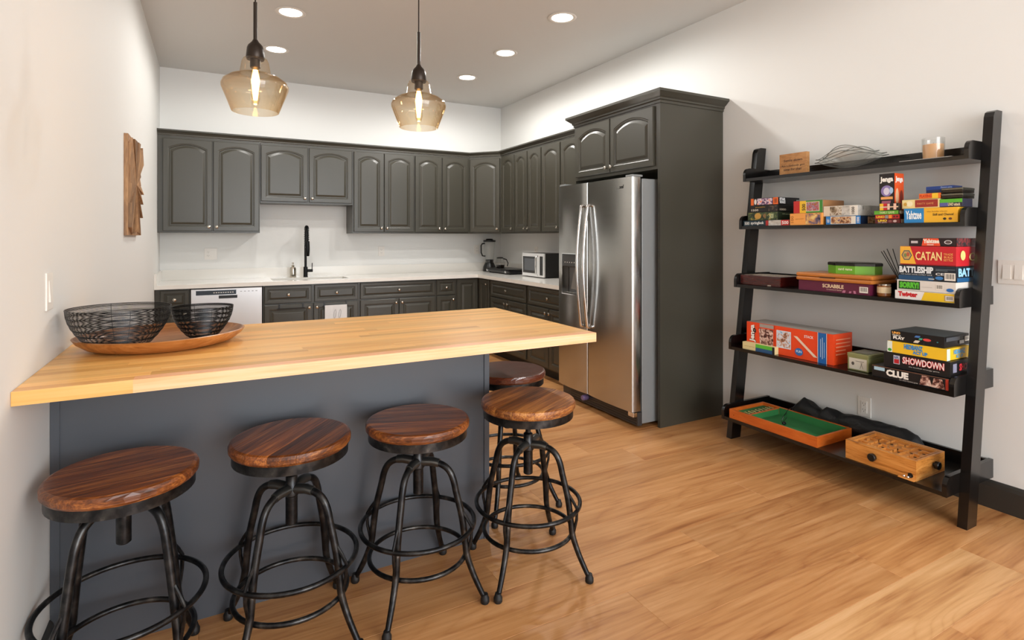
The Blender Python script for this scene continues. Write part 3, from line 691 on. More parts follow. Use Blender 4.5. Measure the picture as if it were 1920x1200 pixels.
# ------------------------------------------------------------------ stools
SM = {}
def stool(label, x, y, seat_z, rot, seat_rot, sm, hub=.50, sc=1.0, group='adjustable bar stools around the island'):
    t = thing('bar_stool', label, 'stool', (x, y, 0), rot, group)
    zs = sc
    # seat
    sr = .195; nb = 5; bw = 2*sr/nb
    for i in range(nb):
        y0, y1 = -sr+i*bw+.0006, -sr+(i+1)*bw-.0006; q = 10
        def lp(r_, z, yy0=y0, yy1=y1):
            pts = []
            for k in range(q+1):
                yy = yy0+(yy1-yy0)*k/q; pts.append((math.sqrt(max(0, r_*r_-min(abs(yy), r_)**2)), max(-r_, min(r_, yy)), z))
            for k in range(q, -1, -1):
                yy = yy0+(yy1-yy0)*k/q; pts.append((-math.sqrt(max(0, r_*r_-min(abs(yy), r_)**2)), max(-r_, min(r_, yy)), z))
            return pts
        MB().loops([lp(sr-.006, -.034), lp(sr, -.026), lp(sr+.0005, -.012), lp(sr-.004, -.003), lp(sr-.012, 0)]).build('seat_board', sm, t, (0, 0, seat_z), (0, 0, seat_rot-rot))
    MB().lathe([(.182, -.034), (.186, -.035), (.186, -.066), (.182, -.067), (.178, -.066), (.178, -.04)], (0,0,seat_z), 48, cap0=False, cap1=False).build('seat_rim', M_gun, t, smooth=True)
    MB().lathe([(.03, -.042), (.17, -.038), (.17, -.035), (.03, -.035)], (0,0,seat_z), 32).build('seat_plate', M_gun, t)
    MB().tube([(0,0,hub-.02), (0,0,seat_z-.036)], .011, 12).build('screw', M_gun, t, smooth=True)
    MB().lathe([(.012, hub+.05), (.019, hub+.045), (.019, hub+.02), (.024, hub+.012), (.024, hub-.02), (.0195, hub-.025), (.0195, hub-.118), (.015, hub-.122)], n=20).build('hub_tube', M_gun, t, smooth=True)
    key = ('leg', sc, hub)
    if key not in SM:
        h = hub
        path = [(.012, h+.0), (.06, h+.005), (.098, h-.003), (.125, h-.022), (.142, h-.055), (.153, h-.10), (.176, .31*sc), (.189, .22*sc), (.197, .165*sc), (.224, .095*sc), (.262, .022)]
        sm_ = []
        P_ = [Vector((a, 0, b)) for a, b in path]
        for i in range(len(P_)-1):
            p0, p1, p2, p3 = P_[max(0, i-1)], P_[i], P_[i+1], P_[min(len(P_)-1, i+2)]
            for k in range(4):
                u = k/4; sm_.append(.5*((2*p1)+(-p0+p2)*u+(2*p0-5*p1+4*p2-p3)*u*u+(-p0+3*p1-3*p2+p3)*u**3))
        sm_.append(P_[-1])
        SM[key] = MB().tube(sm_, [.0125]*(len(sm_)-10)+[.0125-.0003*k for k in range(10)], 12).mesh('leg', True)
        SM['cap'] = MB().lathe([(.014, 0), (.0165, .004), (.0165, .018), (.013, .024), (.011, .034)], n=16).mesh('foot_cap', True)
        br = [(.170, 0, .36*sc), (.178, 0, .33*sc), (.197, 0, .305*sc), (.214, 0, .278*sc), (.213, 0, .235*sc), (.199, 0, .175*sc)]
        SM['brace', sc, hub] = MB().tube(br, .006, 8).mesh('brace', True)
        SM['arm', sc, hub] = MB().tube([(.018, 0, h+.002), (.06, 0, h+.006), (.085, 0, h+.002)], [.017, .0165, .0155], 12).mesh('hub_arm', True)
    for k in range(4):
        a = k*pi/2
        lg = ob('leg', SM[key], M_gun, t, (0,0,0), (0,0,a))
        ob('foot_cap', SM['cap'], M_rub, lg, (.266, 0, 0))
        ob('brace', SM['brace', sc, hub], M_gun, t, (0,0,0), (0,0,a))
        ob('hub_arm', SM['arm', sc, hub], mat('worn_steel', (.42, .42, .41), .3, metal=.9), t, (0,0,0), (0,0,a))
    MB().ring((0,0,.268*sc), .214, .0085, 56, 10).build('foot_ring', M_gun, t, smooth=True)
    MB().ring((0,0,.155*sc), .182, .0085, 48, 10).build('foot_ring', M_gun, t, smooth=True)
    return t
stool('round wooden bar stool nearest the left wall, lowest seat over its legs', -.225, 2.0, .672, R(48), R(12), M_seat, hub=.575, sc=1.08)
stool('round wooden bar stool second from the left, dark streaked seat', .245, 2.035, .682, R(45), R(50), M_seat)
stool('round wooden bar stool second from the right along the island front', .70, 2.045, .666, R(48), R(-20), M_seat)
stool('round wooden bar stool with the lightest most worn seat, at the island corner', 1.16, 2.0, .69, R(35), R(30), M_seatl)
stool('bar stool with plain dark brown seat behind the island corner', 1.345, 2.53, .68, R(49), R(0), M_seatd)

# ------------------------------------------------------------------ pendants and downlights
def pendant(label, x, y):
    t = thing('pendant_light', label, 'pendant light', (x, y, 0), 0, 'amber glass pendant lights above the island')
    MB().lathe([(.06, ZC-.022), (.062, ZC-.018), (.062, ZC-.0005)], n=28).build('canopy', M_bronze, t, smooth=True)
    MB().tube([(0,0,ZC-.02), (0,0,2.25)], .003, 8).build('cord', M_bronze, t, smooth=True)
    MB().tube([(0,0,2.26), (0,0,2.10)], .0072, 12).build('rod', M_bronze, t, smooth=True)
    MB().lathe([(.009, 2.116), (.013, 2.108), (.026, 2.094), (.030, 2.084), (.034, 2.046), (.031, 2.04)], n=28).build('cap', M_bronze, t, smooth=True)
    MB().lathe([(.033, 2.046), (.042, 2.042), (.048, 2.03), (.055, 1.988), (.060, 1.982), (.09, 1.972), (.112, 1.956), (.1195, 1.940), (.119, 1.930), (.1, 1.882), (.084, 1.840), (.081, 1.838),
                (.0975, 1.882), (.117, 1.931), (.1175, 1.940), (.11, 1.954), (.089, 1.970), (.058, 1.980), (.053, 1.986)], n=48, cap0=False, cap1=False).build('glass_shade', M_amber, t, smooth=True)
    s_ = MB().lathe([(.019, 2.046), (.019, 2.01), (.014, 2.006)], n=20).build('socket', M_bronze, t, smooth=True)
    MB().lathe([(.012, 2.006), (.016, 1.995), (.0165, 1.89), (.012, 1.872), (.004, 1.866)], n=20, cap0=False).build('bulb', thin_glass('bulb_glass', (1, .93, .8), .1), t, smooth=True)
    fl_ = MB()
    for j in range(5):
        a = 2*pi*j/5; fl_.tube([(.005*cos(a), .005*sin(a), 2.0), (.0085*cos(a), .0085*sin(a), 1.96), (.005*cos(a), .005*sin(a), 1.885)], [.004, .0075, .0025], 8)
    fl_.build('filament', M_bulb, t)
    l = bpy.data.lights.new('pendant_glow', 'POINT'); l.energy = BULB_W; l.color = (1, .74, .45); l.shadow_soft_size = .03
    lo = bpy.data.objects.new('pendant_glow', l); C.objects.link(lo); lo.parent = t; lo.location = (0, 0, 1.855)
pendant('amber glass pendant light nearer the left wall', .1525, 2.35)
pendant('amber glass pendant light farther from the left wall', .807, 2.35)
DL = [(.545, 4.58, 'recessed ceiling light nearest the left pendant, larger of the left pair'), (.535, 5.55, 'recessed ceiling light just behind the left pendant cap'),
      (2.44, 3.67, 'rightmost and nearest recessed ceiling light'), (2.44, 4.63, 'middle recessed ceiling light of the right row'), (2.45, 5.54, 'farthest recessed ceiling light of the right row'),
      (.545, 3.6, ''), (2.44, 1.6, ''), (2.44, -.6, ''), (.545, -.6, ''), (.545, .9, '')]
for x, y, lb in DL:
    if lb:
        t = thing('recessed_light', lb, 'ceiling light', (x, y, ZC), 0, 'recessed ceiling lights')
        MB().lathe([(.085, -.0005), (.109, -.0008), (.113, -.004), (.108, -.007), (.09, -.008), (.083, -.004)], n=40, cap0=False, cap1=False).build('trim_ring', M_plastic, t, smooth=True)
        MB().lathe([(.084, -.0005), (.084, -.004)], n=40).build('lens', M_lens, t)
    else: t = None
    l = bpy.data.lights.new('downlight', 'SPOT'); l.energy = (KITCHEN_W if lb and x > 1 else 36 if lb else 1 if x < 1 else DOWN_W); l.color = (1, .98, .945); l.spot_size = R(180); l.spot_blend = .42; l.shadow_soft_size = .07
    lo = bpy.data.objects.new('downlight', l); C.objects.link(lo)
    if t: lo.parent = t; lo.location = (0, 0, -.02)
    else: lo.location = (x, y, ZC-.02)

# ------------------------------------------------------------------ ladder shelf
ls = thing('ladder_shelf', 'tall black wooden ladder shelf leaning on the right wall, full of games', 'shelf', (0,0,0))
def leg(ya, yb):
    x0, x1, s = 3.080, 3.170, .1338
    top = 1.98; L_ = []
    pts = [(x0, 0), (x1, 0)]
    pts += [(x1+s*top, top), (x0+s*top+.035, top), (x0+s*top+.012, top-.010), (x0+s*top-.001, top-.035)]
    MB().prism(pts, ya, yb, 'y').build('upright', M_black, ls)
leg(1.262, 1.302); leg(2.589, 2.629)
TR = [(2.986, .155), (3.054, .609), (3.105, 1.022), (3.156, 1.411), (3.195, 1.735)]
def cheek(xf, z, ya, yb):
    h_ = .092; r_ = .045; pts = [(xf, z), (3.447, z), (3.447, z+h_)]
    for i in range(7): a = pi/2+pi/2*i/6; pts.append((xf+r_+r_*cos(a), z+h_-r_+r_*sin(a)))
    return MB().prism(pts, ya, yb, 'y')
for xf, z in TR:
    sh = MB().box(xf+.002, 1.322, z, 3.43, 2.569, z+.02).build('shelf_tray', M_black, ls)
    MB().box(3.43, 1.322, z, 3.447, 2.569, z+.088).build('back_rail', M_black, sh)
    cheek(xf, z, 1.3025, 1.322).build('end_cheek', M_black, sh); cheek(xf, z, 2.569, 2.5885).build('end_cheek', M_black, sh)
for yy, zz in ((1.261, .2), (1.261, .65)):
    pass

# game boxes; frame: x to the right along the shelf, y into depth
def gbox(name, label, cat, Xf, Yl, z0, W, D, z1, col, items=(), rz=0, b=.0008, top=None, m=None):
    H = z1-z0; t = thing(name, label, cat, (Xf, Yl, z0+.0006), RZ+rz)
    H -= .0012
    MB().box(0, 0, 0, W, D, H, b).build('carton', m or card(col), t)
    lst = list(items)
    if top: lst = [('r', 'T', .005, .005, .995, .995, top)]+lst
    decals(t, W, D, H, lst); return t
A1 = art_mat('art_orange', ['1C1A2A', '7A4A7A', 'E8E0E8', 'F07030'], 60)
A2 = art_mat('art_dark', ['0A0A0C', '2A2422', '6A5442', '1A1210'], 40)
A3 = art_mat('art_camo', ['121C14', '2E3E28', '5A6A3A', 'B89040'], 50)
A4 = art_mat('art_landscape', ['2A2A3A', '6A5A70', 'C89058', 'E8C880'], 30)
A5 = art_mat('art_garden', ['7A8A3A', 'C04040', '8A8A9A', 'E0A0A0'], 70)
A6 = art_mat('art_animals', ['2A2018', '8A7458', 'D8CCB8', '6A4A30'], 40)
A7 = art_mat('art_grey', ['4A4A48', 'B8B2A8', 'D0CCC4', '8A847A'], 18)
A8 = art_mat('art_town', ['3A2A22', 'A0623A', 'E0C090', '6A4A6A'], 60)
A9 = art_mat('art_people', ['3A2420', 'C08A6A', 'D8E0EA', '88B0D0'], 38)
A10 = art_mat('art_mesh', ['101010', '303438', '8A2A28', '505458'], 60)
A11 = art_mat('art_photo', ['1A1210', '5A2A22', 'C8A090', 'E8DCD0'], 45)
z0 = 1.431
gbox('puzzle_box', 'dark teal 500 piece puzzle box at the left end, bottom of its stack', 'puzzle', 3.172, 2.566, z0, .345, .2, 1.4675, '14303C',
     [('t','F',.03,.2,.14,.8,'500','E8E8E4'), ('t','F',.17,.15,.46,.85,'springbok','F0F0EC'), ('r','F',.50,.02,.60,.98,'A8201C'), ('r','F',.56,.02,.82,.98,A7), ('r','F',.82,.02,.985,.98,'C8302A'), ('t','F',.84,.2,.97,.8,'500','F0F0EC')])
gbox('puzzle_box', 'green camouflage puzzle box second from the bottom of the left stack', 'puzzle', 3.18, 2.538, 1.468, .228, .2, 1.5225, '1A241A',
     [('r','F',.02,.04,.98,.96,A3), ('t','F',.72,.2,.86,.8,'500','C8D0A0'), ('r','S',.02,.04,.98,.96,'22301F'), ('t','S',.2,.6,.6,.8,'500 pieces','A8B890'), ('e','F',.24,.15,.46,.9,'C89A48'), ('e','F',.52,.3,.62,.8,'8A6A40')])
gbox('puzzle_box', 'near-black puzzle box under the space saga puzzle', 'puzzle', 3.18, 2.517, 1.523, .207, .19, 1.5665, '100D0C',
     [('r','F',.66,.1,.97,.9,A2), ('t','F',.04,.12,.3,.45,'1500','D0C8B8'), ('t','S',.08,.12,.4,.45,'1000','D0C8B8'), ('t','F',.2,.6,.55,.85,'puzzle','A8802A')])
gbox('puzzle_box', 'black and orange puzzle box on top of the left stack', 'puzzle', 3.18, 2.513, 1.567, .204, .212, 1.6145, '141216',
     [('r','F',.0,.02,.11,.98,'E86A28'), ('e','F',.13,.1,.22,.9,'E8E4E0'), ('r','F',.24,.06,.80,.94,A1), ('r','F',.82,.02,1.0,.98,'E86A28'), ('t','F',.86,.2,.96,.8,'1000','3A1A10', .02, True), ('t','S',.05,.5,.32,.92,'STAR','F0F0F0',.04), ('t','S',.05,.12,.32,.48,'WARS','F0F0F0',.04), ('b','S',.84,.3,.97,.7)])
gbox('puzzle_box', 'pale orange puzzle box with a landscape picture on the shelf board', 'puzzle', 3.165, 2.217, z0, .207, .22, 1.5035, 'EFA24E',
     [('r','F',.5,.04,.95,.96,A4), ('t','F',.03,.2,.12,.8,'100','B06A20',.02,True), ('t','F',.18,.45,.44,.6,'jigsaw puzzle','B87830',.0)])
gbox('puzzle_box', 'red, yellow and green puzzle box above the pale orange box', 'puzzle', 3.175, 2.199, 1.504, .186, .206, 1.579, 'C8BFA8',
     [('r','F',0,.0,.28,1,'C42A26'), ('r','F',.22,0,.46,1,'F0C030'), ('r','F',.44,0,1,1,'3E8A34'), ('r','F',.44,.12,.9,.9,'E8D8B0'), ('r','F',.46,.16,.88,.86,A5), ('t','F',.3,.2,.42,.75,'500','2A2A1A',.02,True),
      ('r','S',.0,.0,1,1,'A8764A')], top='B08050')
gbox('puzzle_box', 'blue-edged 1000 piece puzzle box with a painted village picture', 'puzzle', 3.17, 1.99, z0, .197, .22, 1.4785, '14243E',
     [('r','F',0,0,1,1,'2A7AC0'), ('r','F',.14,.03,.87,.97,'E8E0D0'), ('r','F',.16,.08,.74,.92,A8), ('t','F',.03,.25,.11,.75,'Puzzle','F0F0F0',.01), ('t','F',.9,.15,.97,.85,'1000','F0F0F0',.02,True), ('r','S',.3,.1,.7,.9,A8)])
gbox('puzzle_box', 'white and grey 1000 piece puzzle box with an animal picture', 'puzzle', 3.175, 2.008, 1.479, .195, .22, 1.5385, 'E4DED2',
     [('r','F',.02,.05,.36,.95,'E0CDB4'), ('r','F',.2,.05,.78,.95,A6), ('r','F',.55,.05,.78,.95,A7), ('t','F',.84,.15,.92,.85,'1000','3A3A38',.02,True), ('r','S',.02,.03,.98,.97,A7)])
gbox('card_game_box', 'dark red card game box at the bottom under the green card box', 'game box', 3.17, 1.716, z0, .121, .12, 1.4545, '5A1516',
     [('t','F',.12,.4,.5,.95,'UNO','F0C838',.05), ('t','F',.12,.1,.5,.34,'the game','E8D8D0',.02), ('e','F',.55,.2,.7,.8,'8A4A48'), ('e','F',.75,.2,.9,.8,'C8A8A0'), ('b','S',.1,.1,.4,.9)])
gbox('card_game_box', 'red card box with coloured squares under the green card box', 'game box', 3.17, 1.716, 1.455, .121, .12, 1.4785, 'B02420',
     [('t','F',.05,.2,.4,.8,'UNO','F0C030',.04), ('r','F',.42,.1,.55,.9,'8A8A88'), ('r','F',.57,.1,.7,.9,'F08A2A'), ('e','F',.76,.3,.82,.7,'201010'), ('e','F',.88,.3,.94,.7,'201010'), ('r','S',0,0,1,1,'2A1414')])
gbox('card_game_box', 'flat lime green card box under the upright block tower box', 'game box', 3.17, 1.721, 1.479, .12, .12, 1.5005, '62A832',
     [('t','F',.25,.2,.85,.8,'FAMILY GAME','D8E8A0',.02), ('r','S',0,0,1,1,'3A4A28'), ('b','S',.1,.2,.4,.8)])
gbox('block_tower_game', 'upright black and orange block stacking game box below the top shelf', 'game box', 3.20, 1.711, 1.501, .075, .09, 1.7005, '1A1214',
     [('t','F',.06,.74,.94,.92,'Jenga','F4F0E8',.05), ('e','F',.12,.38,.9,.68,'8A78B0'), ('e','F',.3,.42,.7,.62,'D8D0E0'), ('r','F',.12,.30,.92,.37,'F0A860'), ('q','F',.1,.08,.7,.26,'A85A70',(.1,.1)), ('e','F',.7,.45,.95,.62,'A8C8E8'),
      ('r','S',0,0,1,1,'E4551C'), ('t','S',.1,.74,.9,.92,'Jenga','F4F0E8',.05), ('e','S',.1,.15,.45,.6,'E8B890'), ('e','S',.55,.2,.9,.55,'8A2A18')])
t = gbox('checked_box', 'tiny yellow, red and black checked box in front of the tower game', 'game box', 3.166, 1.69, 1.501, .092, .03, 1.538, '1A1416',
     [('r','F',0,0,.2,1,'F0C030'), ('r','F',.2,.6,.4,1,'C8202A'), ('r','F',.2,0,.4,.35,'C8202A'), ('r','F',.0,.38,1,.55,'E8C8A8'), ('r','F',.42,.05,.55,.95,'E8C0A8'), ('r','F',.75,.05,.9,.95,'E8C0A8')])
gbox('dice_game_box', 'blue and yellow dice game box at the bottom right of the second shelf', 'game box', 3.17, 1.572, z0, .236, .2, 1.5055, 'F0B42C',
     [('r','F',0,0,.385,1,'2A86C4'), ('t','F',.03,.25,.34,.85,'Yahtzee','F4F8F8',.03), ('t','F',.44,.68,.82,.8,'the family classic','9A6A18',.0), ('t','F',.55,.46,.93,.62,'Skill and Chance!','3A2A10',.02), ('e','F',.74,.16,.8,.32,'2A2418'), ('e','F',.84,.16,.9,.32,'6A3A28')])
gbox('card_game_box', 'cream box with a maroon title panel on the blue and yellow box', 'game box', 3.19, 1.592, 1.506, .170, .13, 1.552, 'F0DC9A',
     [('r','F',.36,.1,.96,.94,'9A2E22'), ('t','F',.42,.4,.85,.6,'PARTY GAME','E0A060',.0), ('e','F',.12,.2,.3,.85,'F4E8C0'), ('e','F',.05,.3,.14,.7,'D0A040')], top='E8D8A8')
gbox('card_game_box', 'green, purple and black card box at the right end of the second shelf', 'game box', 3.19, 1.421, 1.506, .095, .10, 1.5465, '2A2A3A',
     [('r','F',0,.55,1,1,'5AB030'), ('r','F',.0,.1,.4,.55,'5A5A98'), ('t','F',.38,.12,.92,.52,'UNO attack','D8C8A8',.04)])
gbox('card_pack', 'orange card pack with yellow end lying on the cream box', 'game box', 3.2, 1.518, 1.5535, .096, .08, 1.581, 'E8702A',
     [('t','F',.04,.2,.6,.8,'PLAYING','C83A18',.03), ('r','F',.62,0,.9,1,'F0C030')])
gbox('card_pack', 'dark blue card case on top behind the orange pack', 'game box', 3.225, 1.497, 1.5825, .119, .09, 1.616, '14285A',
     [('r','F',0,.45,1,1,'1E3F86'), ('t','F',.55,.55,.95,.9,'Memory game','B8C8E8',.0)])
for zz, lb in ((1.548, 'lower of two dark metal tins at the right end of the second shelf'), (1.575, 'upper of two dark metal tins at the right end of the second shelf')):
    t = thing('metal_tin', lb, 'tin', (3.2, 1.419, zz), RZ)
    MB().box(0, 0, 0, .09, .12, .020, .004).build('tin_body', mat('tin_dark', (.22, .2, .17), .25, metal=.8), t)
    MB().box(-.001, -.001, .013, .091, .121, .026, .004).build('tin_lid', mat('tin_lid', (.42, .42, .38), .2, metal=.8), t)

# shelf three
z0 = 1.042
cb = thing('chessboard_box', 'mahogany folding board box with a striped top at the left end', 'game box', (3.14, 2.566, z0+.0006), RZ)
MB().box(0, 0, 0, .302, .22, .064, .004).build('case', M_mahog, cb)
for i in range(8):
    for j in range(8):
        if (i+j) % 2 == 0: MB().box(.018+i*.0333, .018+j*.023, .064, .018+(i+1)*.0333, .018+(j+1)*.023, .0648).build('square', mat('maple_square', (.72, .66, .58), .3), cb)
MB().box(.21, -.002, .002, .235, 0, .008).build('clasp', M_nick, cb)
gbox('word_game_box', 'burgundy word game box with white barcode under the orange wooden case', 'game box', 3.12, 2.128, z0, .411, .19, 1.1025, '5E1A36',
     [('t','F',.36,.42,.66,.78,'SCRABBLE','E8CFA8',.03), ('t','F',.42,.2,.63,.34,'Crossword Game','D8B8A8',.0), ('b','F',.87,.2,.98,.75), ('q','F',.64,.06,.68,.3,'B8708A',(.01,.01)), ('q','F',.73,.08,.76,.25,'B8708A',(.01,.01)), ('q','F',.8,.06,.83,.32,'B8708A',(-.01,-.01))])
wc = thing('wooden_case', 'orange-brown wooden case with rounded edges, lying on the burgundy box', 'case', (3.11, 2.14, 1.103), RZ)
MB().box(0, 0, 0, .441, .241, .0225, .009).build('lower_half', M_case, wc); MB().box(0, 0, .0232, .441, .241, .0465, .009).build('lid', M_case, wc)
MB().box(.15, -.002, .0195, .24, .004, .026, .001).build('finger_notch', mat('notch', (.3, .16, .06), .4), wc)
tn = thing('octagonal_tin', 'green octagonal tin with black lid on the wooden case', 'tin', (3.25, 1.872, 1.150))
def ngon(n, rx, ry, z): return [(rx*cos(2*pi*(i+.5)/n), ry*sin(2*pi*(i+.5)/n), z) for i in range(n)]
MB().loops([ngon(8, .098, .142, 0), ngon(8, .098, .142, .05)]).build('tin_body', mat('tin_green', '6FAE2E', .3), tn)
MB().loops([ngon(8, .101, .145, .046), ngon(8, .101, .145, .060), ngon(8, .095, .138, .064)]).build('tin_lid', mat('tin_black', '16140F', .25), tn)
lettering(tn, 'card game', lambda u, v: (-.0912-.0008, .04-u, .016+v), 0, 0, .08, .018, 'E8E8C0', .03)
cj = thing('candle_jar', 'small candle jar with cream label and gold base beside the burgundy box', 'candle', (3.17, 1.671, z0+.0006))
MB().lathe([(.029, 0), (.032, .003), (.032, .055), (.030, .058)], n=28).build('jar', mat('amber_jar', (.55, .32, .12), .15), cj, smooth=True)
MB().lathe([(.0325, .018), (.0325, .050)], n=28, cap0=False, cap1=False).build('paper_label', card('E0C8A0'), cj, smooth=True)
MB().lathe([(.0325, .056), (.033, .058), (.033, .064), (.029, .066)], n=28).build('lid', M_nick, cj, smooth=True)
rd_ = thing('reed_diffuser', 'reed diffuser with four black sticks behind the stacked boxes', 'diffuser', (3.36, 1.66, z0+.0006))
MB().lathe([(.028, 0), (.03, .004), (.03, .075), (.012, .09), (.012, .105)], n=20).build('bottle', mat('dark_bottle', (.12, .06, .03), .15), rd_, smooth=True)
for dx, dy, dz in ((-.03, .11, .235), (-.02, .085, .25), (.0, .065, .25), (-.035, .095, .24)): MB().tube([(0,0,.02), (dx, dy, dz)], .0022, 6).build('reed', M_blackp, rd_)
gbox('party_game_box', 'white and yellow spotted mat game box at the bottom of the tall stack', 'game box', 3.116, 1.589, z0, .262, .27, 1.0865, 'E8E4E0',
     [('q','F',.46,.02,.998,.98,'E8C020',(.06,0)), ('t','F',.06,.3,.40,.9,'Twister','C8202A',.06), ('r','F',.84,.15,.98,.8,'B89A60'), ('b','F',.86,.2,.99,.75)])
gbox('board_game_box', 'white board game box with a green title, second from the bottom', 'game box', 3.12, 1.581, 1.087, .258, .27, 1.141, 'DCD6CE',
     [('q','F',.03,.12,.41,.9,'1E4A20',(0,0)), ('t','F',.05,.22,.39,.82,'SORRY!','5AC030',.07), ('b','F',.68,.25,.8,.75), ('e','F',.85,.12,.97,.45,'2A6AB0'), ('r','F',.44,.4,.62,.43,'B8B2AA')])
gbox('board_game_box', 'dark navy naval battle game box in the middle of the tall stack', 'game box', 3.125, 1.576, 1.1415, .253, .26, 1.2165, '16202C',
     [('r','F',.0,.0,.62,.3,'1E4A70'), ('t','F',.015,.48,.62,.93,'BATTLESHIP','E4E8EA',.05), ('t','F',.04,.34,.6,.42,'THE CLASSIC NAVAL COMBAT GAME','C8D0D4',.0), ('r','F',.66,.78,.98,.8,'8A9AA4'), ('r','F',.66,.7,.86,.72,'8A9AA4'),
      ('t','F',.66,.4,.80,.56,'CE','E0E0E0',.02), ('e','F',.655,.1,.79,.33,'3A7AB8'), ('b','F',.81,.08,.99,.58), ('r','F',.54,.1,.64,.16,'C8D0D4'), ('t','S',.05,.35,.9,.9,'BATTLE','9AD0F0',.05), ('r','S',.0,.0,1,.28,'1E5A8A')])
gbox('board_game_box', 'red and yellow island trading board game box near the top', 'game box', 3.13, 1.571, 1.217, .245, .24, 1.3125, 'C4202A',
     [('q','F',.0,.06,.30,.99,'F0B43A',(0,-.11)), ('e','F',.025,.22,.225,.82,'4A5A60',6), ('e','F',.045,.28,.205,.76,'C8A060',6), ('e','F',.07,.4,.13,.62,'7A8A50'), ('e','F',.12,.45,.18,.68,'B85A40'), ('r','F',0,0,1,.05,'8A141A'),
      ('t','F',.29,.27,.76,.72,'CATAN','F4D890',.02), ('t','F',.79,.55,.95,.66,'TRADE','F0B060',.01), ('t','F',.80,.4,.95,.51,'BUILD','F0B060',.01), ('t','F',.79,.25,.95,.36,'SETTLE','F0B060',.01), ('e','S',.15,.3,.35,.8,'E8D080'), ('t','S',.5,.25,1.0,.7,'CA','F4D890',.02)])
gbox('dice_game_box', 'black and red dice game box on top of the tall stack', 'game box', 3.14, 1.535, 1.313, .205, .22, 1.354, '241416',
     [('q','F',.28,.03,.68,.97,'E8502A',(.04,-.04)), ('t','F',.31,.35,.66,.9,'Yahtzee','F4E8D8',.06), ('r','F',.4,.12,.54,.22,'E8D8C8'), ('r','F',.05,.35,.2,.65,'C8C0C0'), ('e','F',.76,.25,.92,.75,'D8D8D8'), ('e','F',.78,.32,.90,.68,'5A4A48'), ('r','S',.0,.0,1,1,A10)])

# shelf four
z0 = .629
gbox('giant_block_game', 'long orange block tower game box with photos and a blue stripe', 'game box', 3.105, 2.486, z0, .580, .18, .8055, 'E8481A',
     [('t','F',.045,.26,.125,.9,'Jenga','1A1212',.09,True), ('t','F',.04,.27,.12,.91,'Jenga','F8F4EC',.035,True), ('q','F',.18,.1,.34,.82,A11,(-.02,0)), ('q','F',.17,.86,.345,.985,'A09890',(0,0)), ('r','F',.352,.0,.358,1,'C23A12'), ('r','F',.38,.25,.55,.86,'D8E4EC'), ('r','F',.388,.28,.542,.83,A9),
      ('q','F',.79,.14,.85,.14,'E8D0B8',(0,0)), ('q','F',.80,.15,.84,.75,'E8D0B8',(-.22,-.22)), ('e','F',.595,.1,.685,.36,'2A6AB0'), ('t','F',.61,.2,.67,.28,'FUN','D8E8F4',.02), ('r','F',.845,0,.935,1,'1E62A8'), ('r','F',.842,0,.847,1,'E8E0D8'), ('r','F',.933,0,.938,1,'E8E0D8'),
      ('r','F',.87,.2,.876,.8,'B8D0E8'), ('r','F',.89,.15,.896,.85,'B8D0E8'), ('r','F',.91,.2,.914,.7,'B8D0E8'), ('t','F',.70,.75,.80,.84,'STACK','F0E8E0',.02),
      ('r','S',.08,.32,.6,.36,'F0906A'), ('r','S',.08,.44,.6,.48,'F0906A'), ('r','S',.08,.56,.85,.6,'F0906A'), ('r','S',.08,.68,.85,.72,'F0906A'), ('r','S',.08,.8,.85,.84,'F0906A')], top='A8A098')
gbox('card_game_box', 'small cream, green and blue box in front of the long orange box', 'game box', 3.066, 2.487, z0, .236, .036, .676, 'E0CF98',
     [('r','F',.42,.5,.93,1,'5AB838'), ('r','F',.42,0,.93,.5,'24507A'), ('t','F',.06,.35,.38,.6,'card game','B8A470',.0), ('r','F',.93,0,1,1,'141418')])
gt = thing('storage_tin', 'small olive green hinged tin with line drawings', 'tin', (3.10, 1.824, z0+.0006), RZ)
MB().box(0, 0, 0, .111, .16, .074, .004).build('tin_body', mat('olive_tin', '8E9060', .35, metal=.2), gt)
MB().box(-.0015, -.0015, .072, .1125, .1615, .093, .004).build('tin_lid', mat('olive_tin', '8E9060', .35, metal=.2), gt)
decals(gt, .111, .16, .093, [('r','F',.08,.08,.93,.72,'C8C2B4'), ('e','F',.2,.3,.34,.5,'4A4640'), ('r','F',.4,.55,.8,.58,'6A645C'), ('q','F',.6,.15,.62,.5,'6A645C',(.1,.1)), ('q','F',.75,.15,.77,.5,'6A645C',(-.1,-.1)), ('r','T',.12,.12,.88,.88,'7A7868')])
gbox('mystery_game_box', 'long black mystery board game box at the bottom of its stack', 'game box', 3.066, 1.675, z0, .348, .25, .688, '141214',
     [('r','F',0,.93,1,1,'6A4A38'), ('r','F',.03,.6,.18,.9,'A8C8D8'), ('t','F',.20,.25,.50,.85,'CLUE','F0ECE4',.06), ('t','F',.38,.05,.62,.2,'the classic mystery game','C8C0B8',.0), ('q','F',.64,.1,.8,.9,A11,(.03,-.04)), ('q','F',.79,.08,.95,.85,A11,(.03,-.03)), ('r','F',.96,.05,.995,.95,'A83020')])
gbox('football_game_box', 'black football game box with a red and white title', 'game box', 3.08, 1.625, .689, .297, .2, .7665, '151314',
     [('q','F',.16,.28,.26,.85,'C8C8D8',(0,0)), ('q','F',.17,.32,.25,.6,'B8202A',(0,0)), ('t','F',.17,.62,.25,.8,'NFL','24508A',.03), ('t','F',.30,.38,.92,.86,'SHOWDOWN','C8202A',.09), ('t','F',.305,.40,.915,.84,'SHOWDOWN','F0ECE8',.015), ('t','F',.4,.2,.85,.29,'the football strategy game','D8D4D0',.0),
      ('q','S',.1,.3,.28,.85,'8A8AA0',(0,0)), ('t','S',.4,.35,1.0,.8,'SHOW','C83038',.05)])
